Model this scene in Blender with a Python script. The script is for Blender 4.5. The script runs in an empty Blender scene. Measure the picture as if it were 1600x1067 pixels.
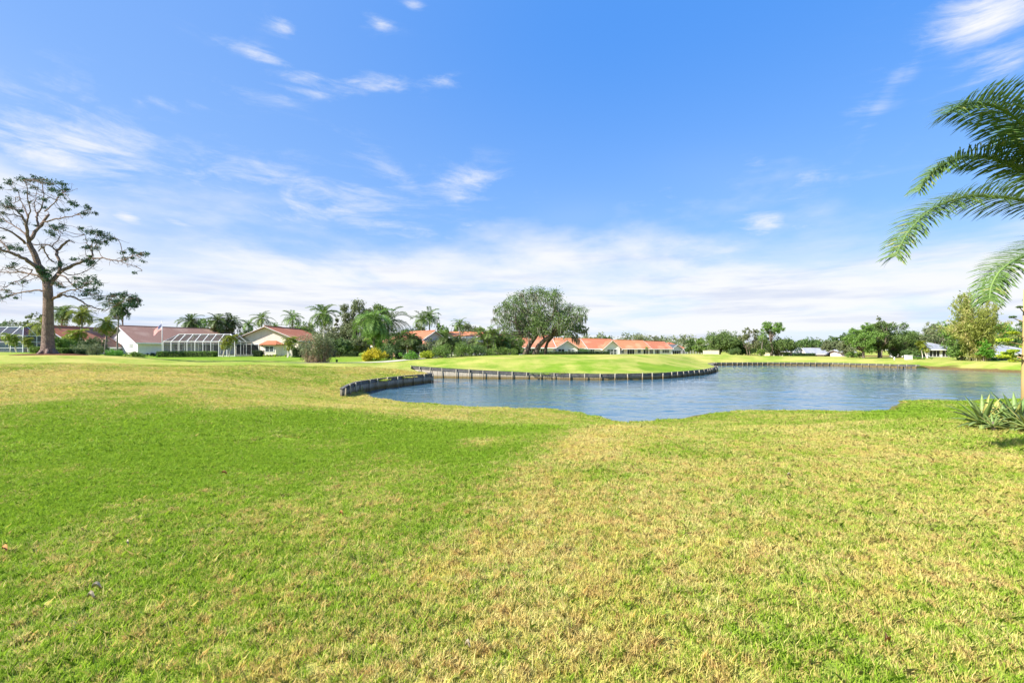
import bpy, math, random
import numpy as np
from mathutils import Vector, Matrix
from mathutils.geometry import delaunay_2d_cdt
R = math.radians
rng = np.random.default_rng(7)
SC = bpy.context.scene
COL = SC.collection
F = 733.0; HY = 545.0; CAMZ = 1.7; WATER = -1.3

def X(px, D): return (px-800.0)*D/F
def ZZ(py, D): return CAMZ-(py-HY)*D/F

# ------------------------------------------------------------------ object helpers
def tag(o, label=None, cat=None, group=None, kind=None):
    if label: o['label'] = label
    if cat: o['category'] = cat
    if group: o['group'] = group
    if kind: o['kind'] = kind
    return o
def empty(name, loc=(0,0,0), rz=0.0, parent=None):
    o = bpy.data.objects.new(name, None); COL.objects.link(o)
    o.location = loc; o.rotation_euler = (0,0,rz); o.empty_display_size = .3
    if parent: o.parent = parent
    return o
def thing(name, label, cat, loc=(0,0,0), rz=0.0, group=None):
    return tag(empty(name, loc, rz), label, cat, group)
def link(name, me, m, parent=None):
    o = bpy.data.objects.new(name, me); COL.objects.link(o)
    if m: me.materials.append(m)
    if parent: o.parent = parent
    return o
def copy_tree(src, loc, rz, label, group=None, scale=1.0):
    def rec(o, par):
        c = o.copy(); COL.objects.link(c); c.parent = par
        for ch in [k for k in o.children]: rec(ch, c)
        return c
    r = rec(src, None); r.location = loc; r.rotation_euler = (0,0,rz)
    r.scale = (scale,)*3 if not isinstance(scale, tuple) else scale
    r['label'] = label
    if group: r['group'] = group
    elif 'group' in r: del r['group']
    return r

class MB:
    """collects polygons"""
    def __init__(s): s.v=[]; s.f=[]
    def add(s, vs, fs):
        n=len(s.v); s.v.extend([tuple(p) for p in vs]); s.f.extend([tuple(i+n for i in f) for f in fs])
    def box(s, x0,x1,y0,y1,z0,z1):
        s.add([(x0,y0,z0),(x1,y0,z0),(x1,y1,z0),(x0,y1,z0),(x0,y0,z1),(x1,y0,z1),(x1,y1,z1),(x0,y1,z1)],
              [(0,3,2,1),(4,5,6,7),(0,1,5,4),(1,2,6,5),(2,3,7,6),(3,0,4,7)])
    def bar(s, p, q, w, h=None, up=(0,0,1)):
        h = h or w; p=Vector(p); q=Vector(q); d=(q-p).normalized(); u=Vector(up)
        if abs(d.dot(u))>.98: u=Vector((1,0,0))
        a=d.cross(u).normalized()*w/2; b=a.cross(d).normalized()*h/2
        s.add([p-a-b,p+a-b,p+a+b,p-a+b,q-a-b,q+a-b,q+a+b,q-a+b],[(0,3,2,1),(4,5,6,7),(0,1,5,4),(1,2,6,5),(2,3,7,6),(3,0,4,7)])
    def tube(s, pts, rad, n=8, cap=True):
        pts=[Vector(p) for p in pts]
        if not hasattr(rad,'__len__'): rad=[rad]*len(pts)
        vs=[]; fs=[]; ref=None
        for i,p in enumerate(pts):
            d=(pts[min(i+1,len(pts)-1)]-pts[max(i-1,0)])
            if d.length<1e-9: d=Vector((0,0,1))
            d.normalize()
            if ref is None: ref = Vector((1,0,0)) if abs(d.x)<.8 else Vector((0,1,0))
            a=(ref-d*ref.dot(d)).normalized(); b=d.cross(a); ref=a
            for k in range(n):
                t=2*math.pi*k/n; vs.append(p+(a*math.cos(t)+b*math.sin(t))*rad[i])
        for i in range(len(pts)-1):
            for k in range(n):
                fs.append((i*n+k,i*n+(k+1)%n,(i+1)*n+(k+1)%n,(i+1)*n+k))
        if cap: fs.append(tuple(range(n))[::-1]); fs.append(tuple((len(pts)-1)*n+k for k in range(n)))
        s.add(vs,fs)
    def mesh(s, name, smooth=False):
        me=bpy.data.meshes.new(name); me.from_pydata(s.v,[],s.f); me.validate()
        if smooth: me.shade_smooth()
        return me
    def build(s, name, m, parent=None, smooth=False):
        return link(name, s.mesh(name,smooth), m, parent)

def poly_mesh(name, V, var=None):
    """V: (n,k,3) separate k-gons -> mesh; var: per-face float"""
    n,k,_=V.shape
    me=bpy.data.meshes.new(name)
    me.vertices.add(n*k); me.vertices.foreach_set('co', V.reshape(-1).astype(np.float32))
    me.loops.add(n*k); me.loops.foreach_set('vertex_index', np.arange(n*k,dtype=np.int32))
    me.polygons.add(n); me.polygons.foreach_set('loop_start', np.arange(0,n*k,k,dtype=np.int32))
    try: me.polygons.foreach_set('loop_total', np.full(n,k,dtype=np.int32))
    except Exception: pass
    if var is not None:
        a=me.attributes.new('var','FLOAT','POINT'); a.data.foreach_set('value', np.repeat(var,k).astype(np.float32))
    me.update(calc_edges=True)
    return me

# ------------------------------------------------------------------ materials
def nm(name):
    m=bpy.data.materials.new(name); m.use_nodes=True; nt=m.node_tree; nt.nodes.clear(); return m,nt
def N(nt,t,**k):
    n=nt.nodes.new(t)
    for a,v in k.items(): setattr(n,a,v)
    return n
def setin(nt, sock, v):
    if isinstance(v, bpy.types.NodeSocket): nt.links.new(v, sock)
    elif isinstance(v,(tuple,list)) and len(v)==3 and sock.type=='RGBA': sock.default_value=(*v,1)
    else: sock.default_value=v
def math_(nt,op,a,b=0.0,c=None,clamp=False):
    n=N(nt,'ShaderNodeMath',operation=op,use_clamp=clamp); setin(nt,n.inputs[0],a); setin(nt,n.inputs[1],b)
    if c is not None: setin(nt,n.inputs[2],c)
    return n.outputs[0]
def mixc(nt,f,a,b,blend='MIX'):
    n=N(nt,'ShaderNodeMix',data_type='RGBA',blend_type=blend); setin(nt,n.inputs['Factor'],f)
    setin(nt,n.inputs[6],a); setin(nt,n.inputs[7],b); return n.outputs[2]
def ramp(nt,f,lo,hi):
    n=N(nt,'ShaderNodeMapRange',interpolation_type='SMOOTHSTEP'); setin(nt,n.inputs[0],f); n.inputs[1].default_value=lo; n.inputs[2].default_value=hi
    return n.outputs[0]
def noise(nt,vec,scale,detail=4,rough=.55,dist=0.0):
    n=N(nt,'ShaderNodeTexNoise'); 
    if vec is not None: setin(nt,n.inputs['Vector'],vec)
    n.inputs['Scale'].default_value=scale; n.inputs['Detail'].default_value=detail; n.inputs['Roughness'].default_value=rough
    n.inputs['Distortion'].default_value=dist
    return n.outputs[0]
def pos(nt): return N(nt,'ShaderNodeNewGeometry').outputs['Position']
def objc(nt): return N(nt,'ShaderNodeTexCoord').outputs['Object']
def scalev(nt,v,s):
    n=N(nt,'ShaderNodeMapping'); setin(nt,n.inputs[0],v); n.inputs['Scale'].default_value=s; return n.outputs[0]
def princ(nt,col,rough=.7,spec=.3,normal=None,metal=0.0):
    b=N(nt,'ShaderNodeBsdfPrincipled'); setin(nt,b.inputs['Base Color'],col); setin(nt,b.inputs['Roughness'],rough)
    b.inputs['Specular IOR Level'].default_value=spec; b.inputs['Metallic'].default_value=metal
    if normal is not None: nt.links.new(normal,b.inputs['Normal'])
    return b.outputs[0]
def out(nt,s): 
    o=N(nt,'ShaderNodeOutputMaterial'); nt.links.new(s,o.inputs[0]); return o
def bump(nt,h,strength=.5,dist=.05):
    n=N(nt,'ShaderNodeBump'); n.inputs['Strength'].default_value=strength; n.inputs['Distance'].default_value=dist
    nt.links.new(h,n.inputs['Height']); return n.outputs[0]
def plain(name,c,c2=None,scale=3.0,rough=.7,spec=.3,bstr=.2,bdist=.02,metal=0.0,stretch=(1,1,1),detail=5):
    m,nt=nm(name); v=scalev(nt,objc(nt),stretch); n=noise(nt,v,scale,detail)
    c2 = c2 or tuple(x*.75 for x in c)
    col=mixc(nt,ramp(nt,n,.3,.7),c,c2)
    out(nt,princ(nt,col,rough,spec,bump(nt,n,bstr,bdist),metal)); return m
def foliage(name,c1,c2,c3=None,p3=.93,trans=.3,rough=.55,objvar=.25):
    m,nt=nm(name); a=N(nt,'ShaderNodeAttribute',attribute_name='var').outputs['Fac']
    col=mixc(nt,a,c1,c2)
    if c3: col=mixc(nt,ramp(nt,a,p3-.01,p3+.01),col,c3)
    n=noise(nt,pos(nt),.9,2); col=mixc(nt,ramp(nt,n,.35,.7),col,mixc(nt,.35,col,tuple(x*1.25 for x in c2)))
    rnd=N(nt,'ShaderNodeObjectInfo').outputs['Random']
    hs=N(nt,'ShaderNodeHueSaturation'); setin(nt,hs.inputs['Color'],col)
    setin(nt,hs.inputs['Hue'],math_(nt,'MULTIPLY_ADD',rnd,.02,.49)); setin(nt,hs.inputs['Value'],math_(nt,'MULTIPLY_ADD',rnd,objvar,1-objvar/2))
    p=princ(nt,hs.outputs[0],rough,.35)
    t=N(nt,'ShaderNodeBsdfTranslucent'); nt.links.new(hs.outputs[0],t.inputs[0])
    mx=N(nt,'ShaderNodeMixShader'); mx.inputs[0].default_value=trans; nt.links.new(p,mx.inputs[1]); nt.links.new(t.outputs[0],mx.inputs[2])
    out(nt,mx.outputs[0]); return m

M={}
M['bark_grey']=plain('bark_grey',(.22,.18,.14),(.10,.08,.065),6,.9,.1,.9,.04,stretch=(1,1,.25))
M['bark_pine']=None
def bark_plates(name,c1,c2,c3):
    m,nt=nm(name); v=scalev(nt,objc(nt),(1,1,.45))
    vo=N(nt,'ShaderNodeTexVoronoi',feature='DISTANCE_TO_EDGE'); setin(nt,vo.inputs['Vector'],v); vo.inputs['Scale'].default_value=10
    n=noise(nt,v,5,6,.65)
    n2=noise(nt,v,1.1,3,.6)
    col=mixc(nt,ramp(nt,n,.38,.62),c1,c2); col=mixc(nt,ramp(nt,n2,.42,.65),col,mixc(nt,.5,c1,(.30,.20,.16)))
    col=mixc(nt,math_(nt,'MULTIPLY',ramp(nt,vo.outputs['Distance'],.10,.0),.6),col,c3)
    h=math_(nt,'ADD',ramp(nt,vo.outputs['Distance'],0,.15),n)
    out(nt,princ(nt,col,.9,.1,bump(nt,h,.9,.06))); return m
M['bark_pine']=bark_plates('bark_pine',(.30,.225,.185),(.19,.135,.11),(.10,.075,.065))
M['bark_oak']=bark_plates('bark_oak',(.20,.17,.14),(.12,.10,.08),(.05,.04,.035))
def palm_trunk_mat():
    m,nt=nm('palm_bark'); c=objc(nt); s=N(nt,'ShaderNodeSeparateXYZ'); nt.links.new(c,s.inputs[0])
    w=math_(nt,'SINE',math_(nt,'MULTIPLY',s.outputs[2],28.0)); n=noise(nt,c,5,4)
    col=mixc(nt,ramp(nt,n,.3,.7),(.33,.29,.24),(.2,.17,.14)); col=mixc(nt,ramp(nt,w,.6,1),col,(.13,.11,.09))
    out(nt,princ(nt,col,.9,.1,bump(nt,w,.4,.02))); return m
M['palm_bark']=palm_trunk_mat()
G_=1.0
M['pine_leaf']=foliage('pine_needles',(.020,.058,.028),(.055,.115,.05),(.09,.14,.035),.9,.2)
M['oak_leaf']=foliage('oak_leaves',(.06,.115,.028),(.17,.25,.065),(.15,.17,.08),.9,.25)
M['dark_leaf']=foliage('dark_leaves',(.05,.105,.028),(.13,.21,.055),(.12,.15,.05),.93,.25)
M['mid_leaf']=foliage('mid_leaves',(.08,.16,.028),(.20,.31,.06),(.19,.22,.06),.92,.3)
M['light_leaf']=foliage('light_leaves',(.09,.16,.025),(.2,.29,.05),(.3,.33,.08),.92,.35)
M['sparse_leaf']=foliage('olive_leaves',(.105,.14,.055),(.22,.25,.115),(.17,.15,.09),.85,.25)
M['moss']=foliage('spanish_moss',(.16,.165,.12),(.28,.28,.21),None,.9,.3)
M['palm_leaf']=foliage('palm_leaves',(.075,.145,.024),(.20,.30,.06),(.26,.24,.07),.93,.25)
M['palm_dark']=foliage('dark_palm_leaves',(.05,.09,.02),(.12,.17,.045),(.17,.13,.06),.85,.25)
M['palm_yellow']=foliage('yellow_palm_leaves',(.13,.19,.02),(.26,.31,.035),(.42,.34,.05),.8,.35)
M['near_palm']=foliage('feather_palm_leaves',(.065,.135,.03),(.16,.255,.06),(.28,.3,.08),.95,.3,.42,0.0)
M['dead_palm']=foliage('dead_palm_leaves',(.42,.36,.05),(.6,.5,.07),None,.9,.3)
M['brown_palm']=foliage('brown_palm_leaves',(.18,.12,.07),(.33,.24,.14),None,.9,.3)
M['croton']=foliage('yellow_shrub_leaves',(.34,.36,.02),(.78,.66,.03),(.12,.17,.03),.86,.3)
M['hedge_light']=foliage('hedge_leaves',(.07,.14,.02),(.17,.26,.04),None,.9,.25)
M['hedge_dark']=foliage('dark_hedge_leaves',(.02,.048,.015),(.05,.10,.025),None,.9,.2)
M['bright']=foliage('bright_shrub_leaves',(.08,.22,.02),(.17,.36,.04),None,.9,.35)
M['lime']=foliage('lime_shrub_leaves',(.25,.36,.02),(.48,.56,.04),None,.9,.35)
M['bamboo_leaf']=foliage('bamboo_leaves',(.19,.26,.045),(.45,.48,.12),(.58,.50,.2),.8,.45)
M['bamboo_cane']=plain('bamboo_cane',(.42,.38,.2),(.25,.24,.12),2,.5,.4,.1,.01)
M['agave']=foliage('agave_leaves',(.15,.25,.065),(.31,.41,.13),(.48,.46,.12),.8,.2,.45,0)
M['white']=plain('white_paint',(.80,.80,.79),(.72,.72,.72),2,.55,.4,.05,.01)
M['stucco_white']=plain('white_stucco',(.76,.74,.74),(.66,.65,.66),1.5,.85,.2,.3,.02)
M['stucco_cream']=plain('cream_stucco',(.74,.65,.57),(.66,.57,.49),1.5,.85,.2,.3,.02)
M['stucco_pink']=plain('pink_stucco',(.62,.36,.24),(.54,.30,.2),1.5,.85,.2,.3,.02)
M['stucco_mauve']=plain('mauve_stucco',(.52,.49,.52),(.45,.42,.46),1.5,.85,.2,.3,.02)
M['stucco_yellow']=plain('yellow_stucco',(.72,.66,.42),(.62,.57,.36),1.5,.85,.2,.3,.02)
M['white_roof']=plain('white_roof',(.33,.34,.37),(.24,.25,.28),1.2,.6,.3,.2,.02)
M['grey_roof']=plain('grey_roof',(.11,.115,.13),(.07,.075,.085),1.2,.7,.3,.2,.02)
M['dark']=plain('dark_screen',(.018,.02,.024),(.035,.037,.04),1,.5,.3,.02,.01)
M['mulch']=plain('mulch',(.20,.085,.05),(.09,.04,.028),22,.95,.05,1,.05)
M['mulch_dark']=plain('dark_mulch',(.12,.085,.07),(.05,.036,.03),30,.95,.05,1,.04)
M['soil']=plain('bank_soil',(.24,.13,.065),(.11,.06,.035),5,.95,.05,1,.06)
M['concrete']=plain('concrete',(.52,.47,.38),(.42,.38,.31),2,.9,.1,.2,.01)
M['metal']=plain('aluminium',(.62,.63,.64),(.55,.56,.57),2,.4,.5,.05,.01,metal=.3)
M['dead_leaf']=plain('dead_leaf',(.52,.26,.09),(.36,.17,.07),20,.8,.1,.2,.01)
M['pale_leaf']=plain('pale_leaf',(.48,.40,.27),(.34,.27,.18),20,.8,.1,.2,.01)
def tile_mat(name,c1,c2,c3):
    m,nt=nm(name); g=N(nt,'ShaderNodeNewGeometry'); c=objc(nt); s=N(nt,'ShaderNodeSeparateXYZ'); nt.links.new(c,s.inputs[0])
    w1=math_(nt,'SINE',math_(nt,'MULTIPLY',s.outputs[0],21.0)); w2=math_(nt,'SINE',math_(nt,'MULTIPLY',s.outputs[2],38.0))
    n=noise(nt,scalev(nt,c,(3,3,6)),1.6,4,.7); n2=noise(nt,c,.35,3)
    col=mixc(nt,ramp(nt,n,.3,.7),c1,c2); col=mixc(nt,ramp(nt,n2,.45,.7),col,c3)
    h=math_(nt,'ADD',w1,w2); col=mixc(nt,math_(nt,'MULTIPLY',ramp(nt,w2,.2,1),.35),col,tuple(x*.6 for x in c2))
    out(nt,princ(nt,col,.8,.2,bump(nt,h,.6,.04))); return m
M['tile_red']=tile_mat('red_roof_tile',(.50,.185,.10),(.40,.14,.075),(.52,.26,.15))
M['tile_orange']=tile_mat('orange_roof_tile',(.56,.235,.11),(.45,.17,.085),(.55,.30,.16))
M['tile_brown']=tile_mat('brown_roof_tile',(.33,.19,.145),(.24,.14,.105),(.37,.25,.195))
M['tile_pink']=tile_mat('pink_roof_tile',(.62,.27,.17),(.52,.2,.13),(.62,.34,.22))
def glass_mat():
    m,nt=nm('window_glass'); n=noise(nt,objc(nt),.6,2)
    col=mixc(nt,ramp(nt,n,.4,.6),(.05,.06,.07),(.14,.15,.16)); out(nt,princ(nt,col,.08,.6)); return m
M['glass']=glass_mat()
def screen_mat(name,c,op):
    m,nt=nm(name); d=N(nt,'ShaderNodeBsdfDiffuse'); d.inputs[0].default_value=(*c,1); t=N(nt,'ShaderNodeBsdfTransparent')
    mx=N(nt,'ShaderNodeMixShader'); mx.inputs[0].default_value=op; nt.links.new(t.outputs[0],mx.inputs[1]); nt.links.new(d.outputs[0],mx.inputs[2])
    out(nt,mx.outputs[0]); return m
M['screen']=screen_mat('insect_screen',(.06,.065,.07),.42)
M['screen_dark']=screen_mat('dark_insect_screen',(.05,.08,.11),.72)

# ------------------------------------------------------------------ pond outline (world metres; kind, edge height, bank width)
def W(px,py): D=3*F/(py-HY); return (X(px,D),D)
def bw(x,y,z): return (x,y,'w',z)
pond=[]
def add(x,y,k,z,w): pond.append((x,y,k,z,w))
for px,py in [(1600,622),(1495,624.7),(1427,624.2),(1399,625.5),(1388,631),(1376,639),(1370,642.5),(1320,642.5),(1250,641),(1160,642),(1110,645),(1060,652),(1000,657),(975,657.5),(940,650.5),(900,643.5),(840,637.5),(760,635.5),(700,632.5),(640,628),(600,622),(575,617.5)]:
    x,y=W(px,py); add(x,y,'n',-1.37, 15 if px>1375 else 12)
add(-10.35,31.6,'n',-1.30,7)
LW=[(-10.4,31.2),(-10.36,32.2),(-10.05,34.4),(-8.9,38.1),(-7.15,41.9)]
for i,(x,y) in enumerate(LW[1:]): add(x,y,'w',-.62,7)
add(-7.7,42.8,'w',-.58,4); add(-8.9,44.6,'w',-.45,4); add(-10.3,47.6,'w',-.3,5)
RW=[(-10.6,49.6,-.10),(-7.96,47.8,-.2),(-3.2,46.6,-.42),(1.9,45.9,-.62),(4.5,45.0,-.64),(9.0,44.7,-.68),(12.5,45.6,-.68),(15.5,47.3,-.69),(18.6,50.5,-.69),(22.2,54.3,-.68),(25.6,59.6,-.68),(28.3,65,-.7),(30.0,70.5,-.72),(33.0,79,-.76),(36.6,84.8,-.78)]
for x,y,z in RW: add(x,y,'w',z-.06,9)
FW=[(36.6,84.8),(47,86.2),(57.3,83.9),(58.9,79.3),(61,75.2),(63.4,73)]
for x,y in FW[1:]: add(x,y,'w',-.83,8)
for x,y in [(62.6,70),(61.8,67.7),(62.8,64.7),(63.6,58.3),(63.0,50),(60,40),(50,31),(38,28)]: add(x,y,'n',-1.37,5 if y>45 else 12)
PP=np.array([(p[0],p[1]) for p in pond]); npnd=len(pond)
# dense samples along the outline
smp=[]
for i in range(npnd):
    a=pond[i]; b=pond[(i+1)%npnd]; L=math.hypot(b[0]-a[0],b[1]-a[1]); n=max(1,int(round(L/.8)))
    for k in range(n):
        t=k/n; smp.append((a[0]+(b[0]-a[0])*t,a[1]+(b[1]-a[1])*t,a[3]+(b[3]-a[3])*t,a[4]+(b[4]-a[4])*t, 1.0 if (a[2]=='w') else 0.0))
SM=np.array(smp)
for i in range(len(SM)):
    if SM[i,4]==0 and SM[i,3]>4.5: SM[i,1]+=.16*math.sin(i*1.7)+.12*math.sin(i*.61+2)
PP=SM[:,:2].copy(); npnd=len(PP)
def inside(P):
    x=P[:,0]; y=P[:,1]; r=np.zeros(len(P),bool)
    for i in range(npnd):
        x0,y0=PP[i]; x1,y1=PP[(i+1)%npnd]
        c=((y0>y)!=(y1>y)) & (x < (x1-x0)*(y-y0)/((y1-y0) if y1!=y0 else 1e-9)+x0); r^=c
    return r
# ground control points (x,y,z)
def gp(px,py,D): return (X(px,D),D,ZZ(py,D))
CT=[(0,0,0),(-3,4,-.05),(3,4,.05),(-7,8,-.12),(-4,10,-.3),(-2,7.5,-.22),(-.8,11,-.24),(2.4,11,.16),(.9,6.5,.10),(7,11.5,-.05),(1.5,9,.02),(6,9,.06),(12,9,0),(12,12,-.02),(18,14,-.05),(10,13,.02),(5,14,-.02),(-2,14,-.22),
 (-8,14,-.1),(-14,14,.05),(-14,20,.12),(-6,19,-.3),(-20,22,.3),(-12,24,.05),(-30,30,.7),(-20,34,.35),(-13,33,-.22),(-10.8,29.5,-.5),(-9.4,27,-.56),(-11.2,27.5,-.4),(-14,40,-.05),(-24,45,.45),
 (0,-15,0),(-25,0,.1),(25,0,0),(30,20,-.4),(36,24,-.5),
 gp(75,553.5,45),gp(0,549,60),(-70,60,1.3),gp(200,560,70),gp(200,553,95),gp(330,556,90),gp(330,562,62),gp(450,560,68),gp(450,556,85),gp(60,550,95),gp(-200,548,100),
 gp(495,567,52),gp(600,562,62),gp(560,567,56),gp(600,567,54),gp(650,561,60),gp(700,558,62),gp(760,555,63),gp(800,554.2,65),gp(860,553.6,66),gp(950,553,68),gp(1030,553,72),gp(1080,552.5,80),(9,55,.35),(20,64,.35),
 gp(1100,552,110),gp(1120,553,120),gp(1180,557,112),gp(1230,556.5,115),gp(1280,556.5,115),(83,132,-.9),gp(1340,559,100),gp(1400,560,95),gp(1450,559,95),gp(1530,564.5,76),gp(1590,562,80),gp(1700,563,80),
 gp(800,556,95),gp(900,556,110),gp(1000,556,150),gp(650,556,90),gp(550,556,95),(0,160,-.4),(60,170,-.6),(140,200,0),(-140,150,.8),(-60,160,.5),(-300,300,.5),(107,165,-1.5),(128,150,-1.35),(90,150,-1.2),(20,128,-.4),(45,155,-.7),(66,185,-.9),(120,185,-1.5),(0,400,0),(300,400,0),(200,100,0),(150,40,0),(100,0,0),(400,-100,0),(-400,-100,0),(0,-400,0),(-400,100,.5),(0,1500,0),(1500,0,0),(-1500,0,0)]
CT=np.array(CT)
def baseh(P):
    r=np.empty(len(P))
    for s in range(0,len(P),20000):
        Q=P[s:s+20000]; d2=(Q[:,None,0]-CT[None,:,0])**2+(Q[:,None,1]-CT[None,:,1])**2
        sc=.06*(Q[:,0]**2+Q[:,1]**2)*.12+4.0
        w=1/(d2+sc[:,None]*.6)**1.7; r[s:s+20000]=(w*CT[None,:,2]).sum(1)/w.sum(1)
    return r
def vnoise(x,y,s,seed=0):
    x=x/s+seed*17.3; y=y/s+seed*9.1; xi=np.floor(x).astype(np.int64); yi=np.floor(y).astype(np.int64); fx=x-xi; fy=y-yi
    fx=fx*fx*(3-2*fx); fy=fy*fy*(3-2*fy)
    def h(a,b):
        n=(a*374761393+b*668265263+seed*1442695)&0x7fffffff; n=((n^(n>>13))*1274126177)&0x7fffffff; return ((n^(n>>16))&0xffff)/65535.0
    return (h(xi,yi)*(1-fx)+h(xi+1,yi)*fx)*(1-fy)+(h(xi,yi+1)*(1-fx)+h(xi+1,yi+1)*fx)*fy
def fbm(x,y,s,seed=0,o=4):
    r=0; a=.5; t=0
    for k in range(o): r=r+a*vnoise(x,y,s/2**k,seed+k); t+=a; a*=.5
    return r/t
def height(P):
    P=np.asarray(P,float).reshape(-1,2); b=baseh(P); res=np.empty(len(P))
    for s in range(0,len(P),10000):
        Q=P[s:s+10000]
        d=np.full(len(Q),1e9)
        for i in range(npnd):
            a=PP[i]; e=PP[(i+1)%npnd]-a; t=np.clip(((Q-a)@e)/(e@e),0,1); c=a+t[:,None]*e; d=np.minimum(d,np.hypot(*(Q-c).T))
        d2=(Q[:,None,0]-SM[None,:,0])**2+(Q[:,None,1]-SM[None,:,1])**2; g=1/(d2+.15)**2.2; gs=g.sum(1)
        ez=(g*SM[None,:,2]).sum(1)/gs; w=(g*SM[None,:,3]).sum(1)/gs
        t=np.clip(d/w,0,1); S=t*t*(3-2*t)
        nat=(g*(1-SM[None,:,4])).sum(1)/gs; lip=nat*.13*(1-np.exp(-d/.22))*(1-S)
        nz=(fbm(Q[:,0],Q[:,1],3.5,3)-.5)*.06*np.clip(d/2,0,1)
        res[s:s+10000]=ez+(b[s:s+10000]-ez)*S+nz+lip
    return res
def gz(x,y): return float(height([(x,y)])[0])
def G(px,D,dz=0.0): x=X(px,D); return (x,D,gz(x,D)+dz)

# straw fraction of the lawn as a map over the ground
def straw(P):
    x,y=P[:,0],P[:,1]; D=np.maximum(y,.5); px=800+F*x/D; py=HY+1.7*F/D
    rx=np.interp(py,[640,690,760,850,950,1067,1300],[930,880,800,690,590,470,330])
    side=(px-rx)/np.interp(py,[640,1067],[150,330])
    s=.12+.36/(1+np.exp(-(side+.05)*3.0))*(1-.45/(1+np.exp(-(side-1.6)*1.6)))+.24*np.exp(-((side-.25)/.4)**2)*(py<900)+.16*np.clip((py-860)/120,0,1)/(1+np.exp(-(side-.05)*4))*(side<2.2)
    far=0
    s=np.where((px>900)&(y<30),s+.05,s); s=s-.3*(px>1340)*np.clip((y-12)/3,0,1)*(y<30)
    # dry strip beyond the green hollow at left
    far=1/(1+np.exp(-(y-np.interp(px,[0,250,600,900],[12.6,14.6,13.6,15.5])-(fbm(x,y,4,77)-.5)*3.2)*1.7))
    s=s*(1-far)+(.64)*far*(px<1010)+s*far*(px>=1010)
    s=np.where((y>30),.50,s)
    s=np.where((y>58)&(px<620),.22,s)
    s=np.where((y>44)&(px>620),.42+.12*(px>930)-.25*((px<1120)&(y<56)&(px>1000)),s)
    s=s+(fbm(x,y,6,11)-.5)*.6+(fbm(x,y,1.6,21)-.5)*.8+(fbm(x*.3,y,.9,5)-.5)*.2*(y>20)
    d=((px-760)/45)**2+((py-682)/9)**2; s=np.where(d<3,s+.75*np.exp(-d*1.2),s)
    return np.clip(s,.02,.97)
# ------------------------------------------------------------------ ground
def lawn_mat():
    m,nt=nm('lawn'); a=N(nt,'ShaderNodeAttribute',attribute_name='straw').outputs['Fac']; p=pos(nt)
    n1=noise(nt,p,1.6,6,.7); n2=noise(nt,p,14,5,.75); n3=noise(nt,p,.35,4,.6); n4=noise(nt,scalev(nt,p,(.3,1.2,1)),.6,7,.7)
    f=math_(nt,'ADD',a,math_(nt,'MULTIPLY',math_(nt,'SUBTRACT',n1,.5),.9)); f=math_(nt,'ADD',f,math_(nt,'MULTIPLY',math_(nt,'SUBTRACT',n2,.5),1.1))
    f=math_(nt,'ADD',f,math_(nt,'MULTIPLY',math_(nt,'SUBTRACT',n4,.5),1.2))
    green=mixc(nt,ramp(nt,n3,.35,.65),LG1,LG2); dry=mixc(nt,ramp(nt,n1,.35,.65),LD1,LD2)
    col=mixc(nt,ramp(nt,f,.1,.9),green,dry)
    w=N(nt,'ShaderNodeAttribute',attribute_name='bank').outputs['Fac']
    col=mixc(nt,math_(nt,'MULTIPLY',w,ramp(nt,n2,.3,.6)),col,(.15,.08,.04))
    n5=noise(nt,p,40,3,.7); h=math_(nt,'ADD',math_(nt,'MULTIPLY',n2,1.0),math_(nt,'MULTIPLY',n5,.5))
    out(nt,princ(nt,col,.95,.08,bump(nt,h,.8,.05))); return m
LG1=(.15,.26,.018); LG2=(.20,.31,.025); LD1=(.50,.45,.12); LD2=(.42,.38,.10)
M['lawn']=lawn_mat()
rings=[0.6]
while rings[-1]<1700: rings.append(rings[-1]*1.033+.02)
angs=np.concatenate([np.linspace(-58,58,190), np.linspace(62,298,46)])
pts=[(0,0)]
for i,r in enumerate(rings):
    if r>3000: break
    off=(.5 if i%2 else 0)*(116/189)
    for a in angs:
        if abs(a)>58.1 and i%3: continue
        t=R(a+off); pts.append((r*math.sin(t),r*math.cos(t)))
P=np.array(pts)
extra=[]
for i in range(len(SM)):
    a_=SM[i-1,:2]; b_=SM[(i+1)%len(SM),:2]; d_=b_-a_; n_=np.array([d_[1],-d_[0]]); n_/=np.linalg.norm(n_)+1e-9
    for o_ in (.5,1.05,1.8): 
        for s_ in (1,-1): extra.append(SM[i,:2]+n_*o_*s_)
P=np.vstack([P,np.array(extra)])
# drop grid points lying close to the outline or well inside the pond
dmin=np.full(len(P),1e9)
for i in range(npnd):
    a=PP[i]; e=PP[(i+1)%npnd]-a; t=np.clip(((P-a)@e)/(e@e),0,1); c=a+t[:,None]*e; dmin=np.minimum(dmin,np.hypot(*(P-c).T))
keep=(dmin>.25)&(~inside(P)); P=P[keep]
nb=len(SM); allp=np.vstack([SM[:,:2],P])
edges=[(i,(i+1)%nb) for i in range(nb)]
vs,es,fs,ov,oe,of=delaunay_2d_cdt([Vector(p) for p in allp.tolist()],edges,[],0,1e-5)
VV=np.array([tuple(v) for v in vs]); FF=np.array([tuple(f) for f in fs])
cen=VV[FF].mean(1); ok=~inside(cen); FF=FF[ok]
HZ=height(VV)
onedge=np.zeros(len(VV),bool)
for i in range(len(VV)):
    for o in ov[i]:
        if o<nb: onedge[i]=True; HZ[i]=SM[o,2]
me=bpy.data.meshes.new('ground'); me.from_pydata(np.column_stack([VV,HZ]).tolist(),[],FF.tolist())
me.update()
st=straw(VV); a=me.attributes.new('straw','FLOAT','POINT'); a.data.foreach_set('value',st.astype(np.float32))
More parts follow.
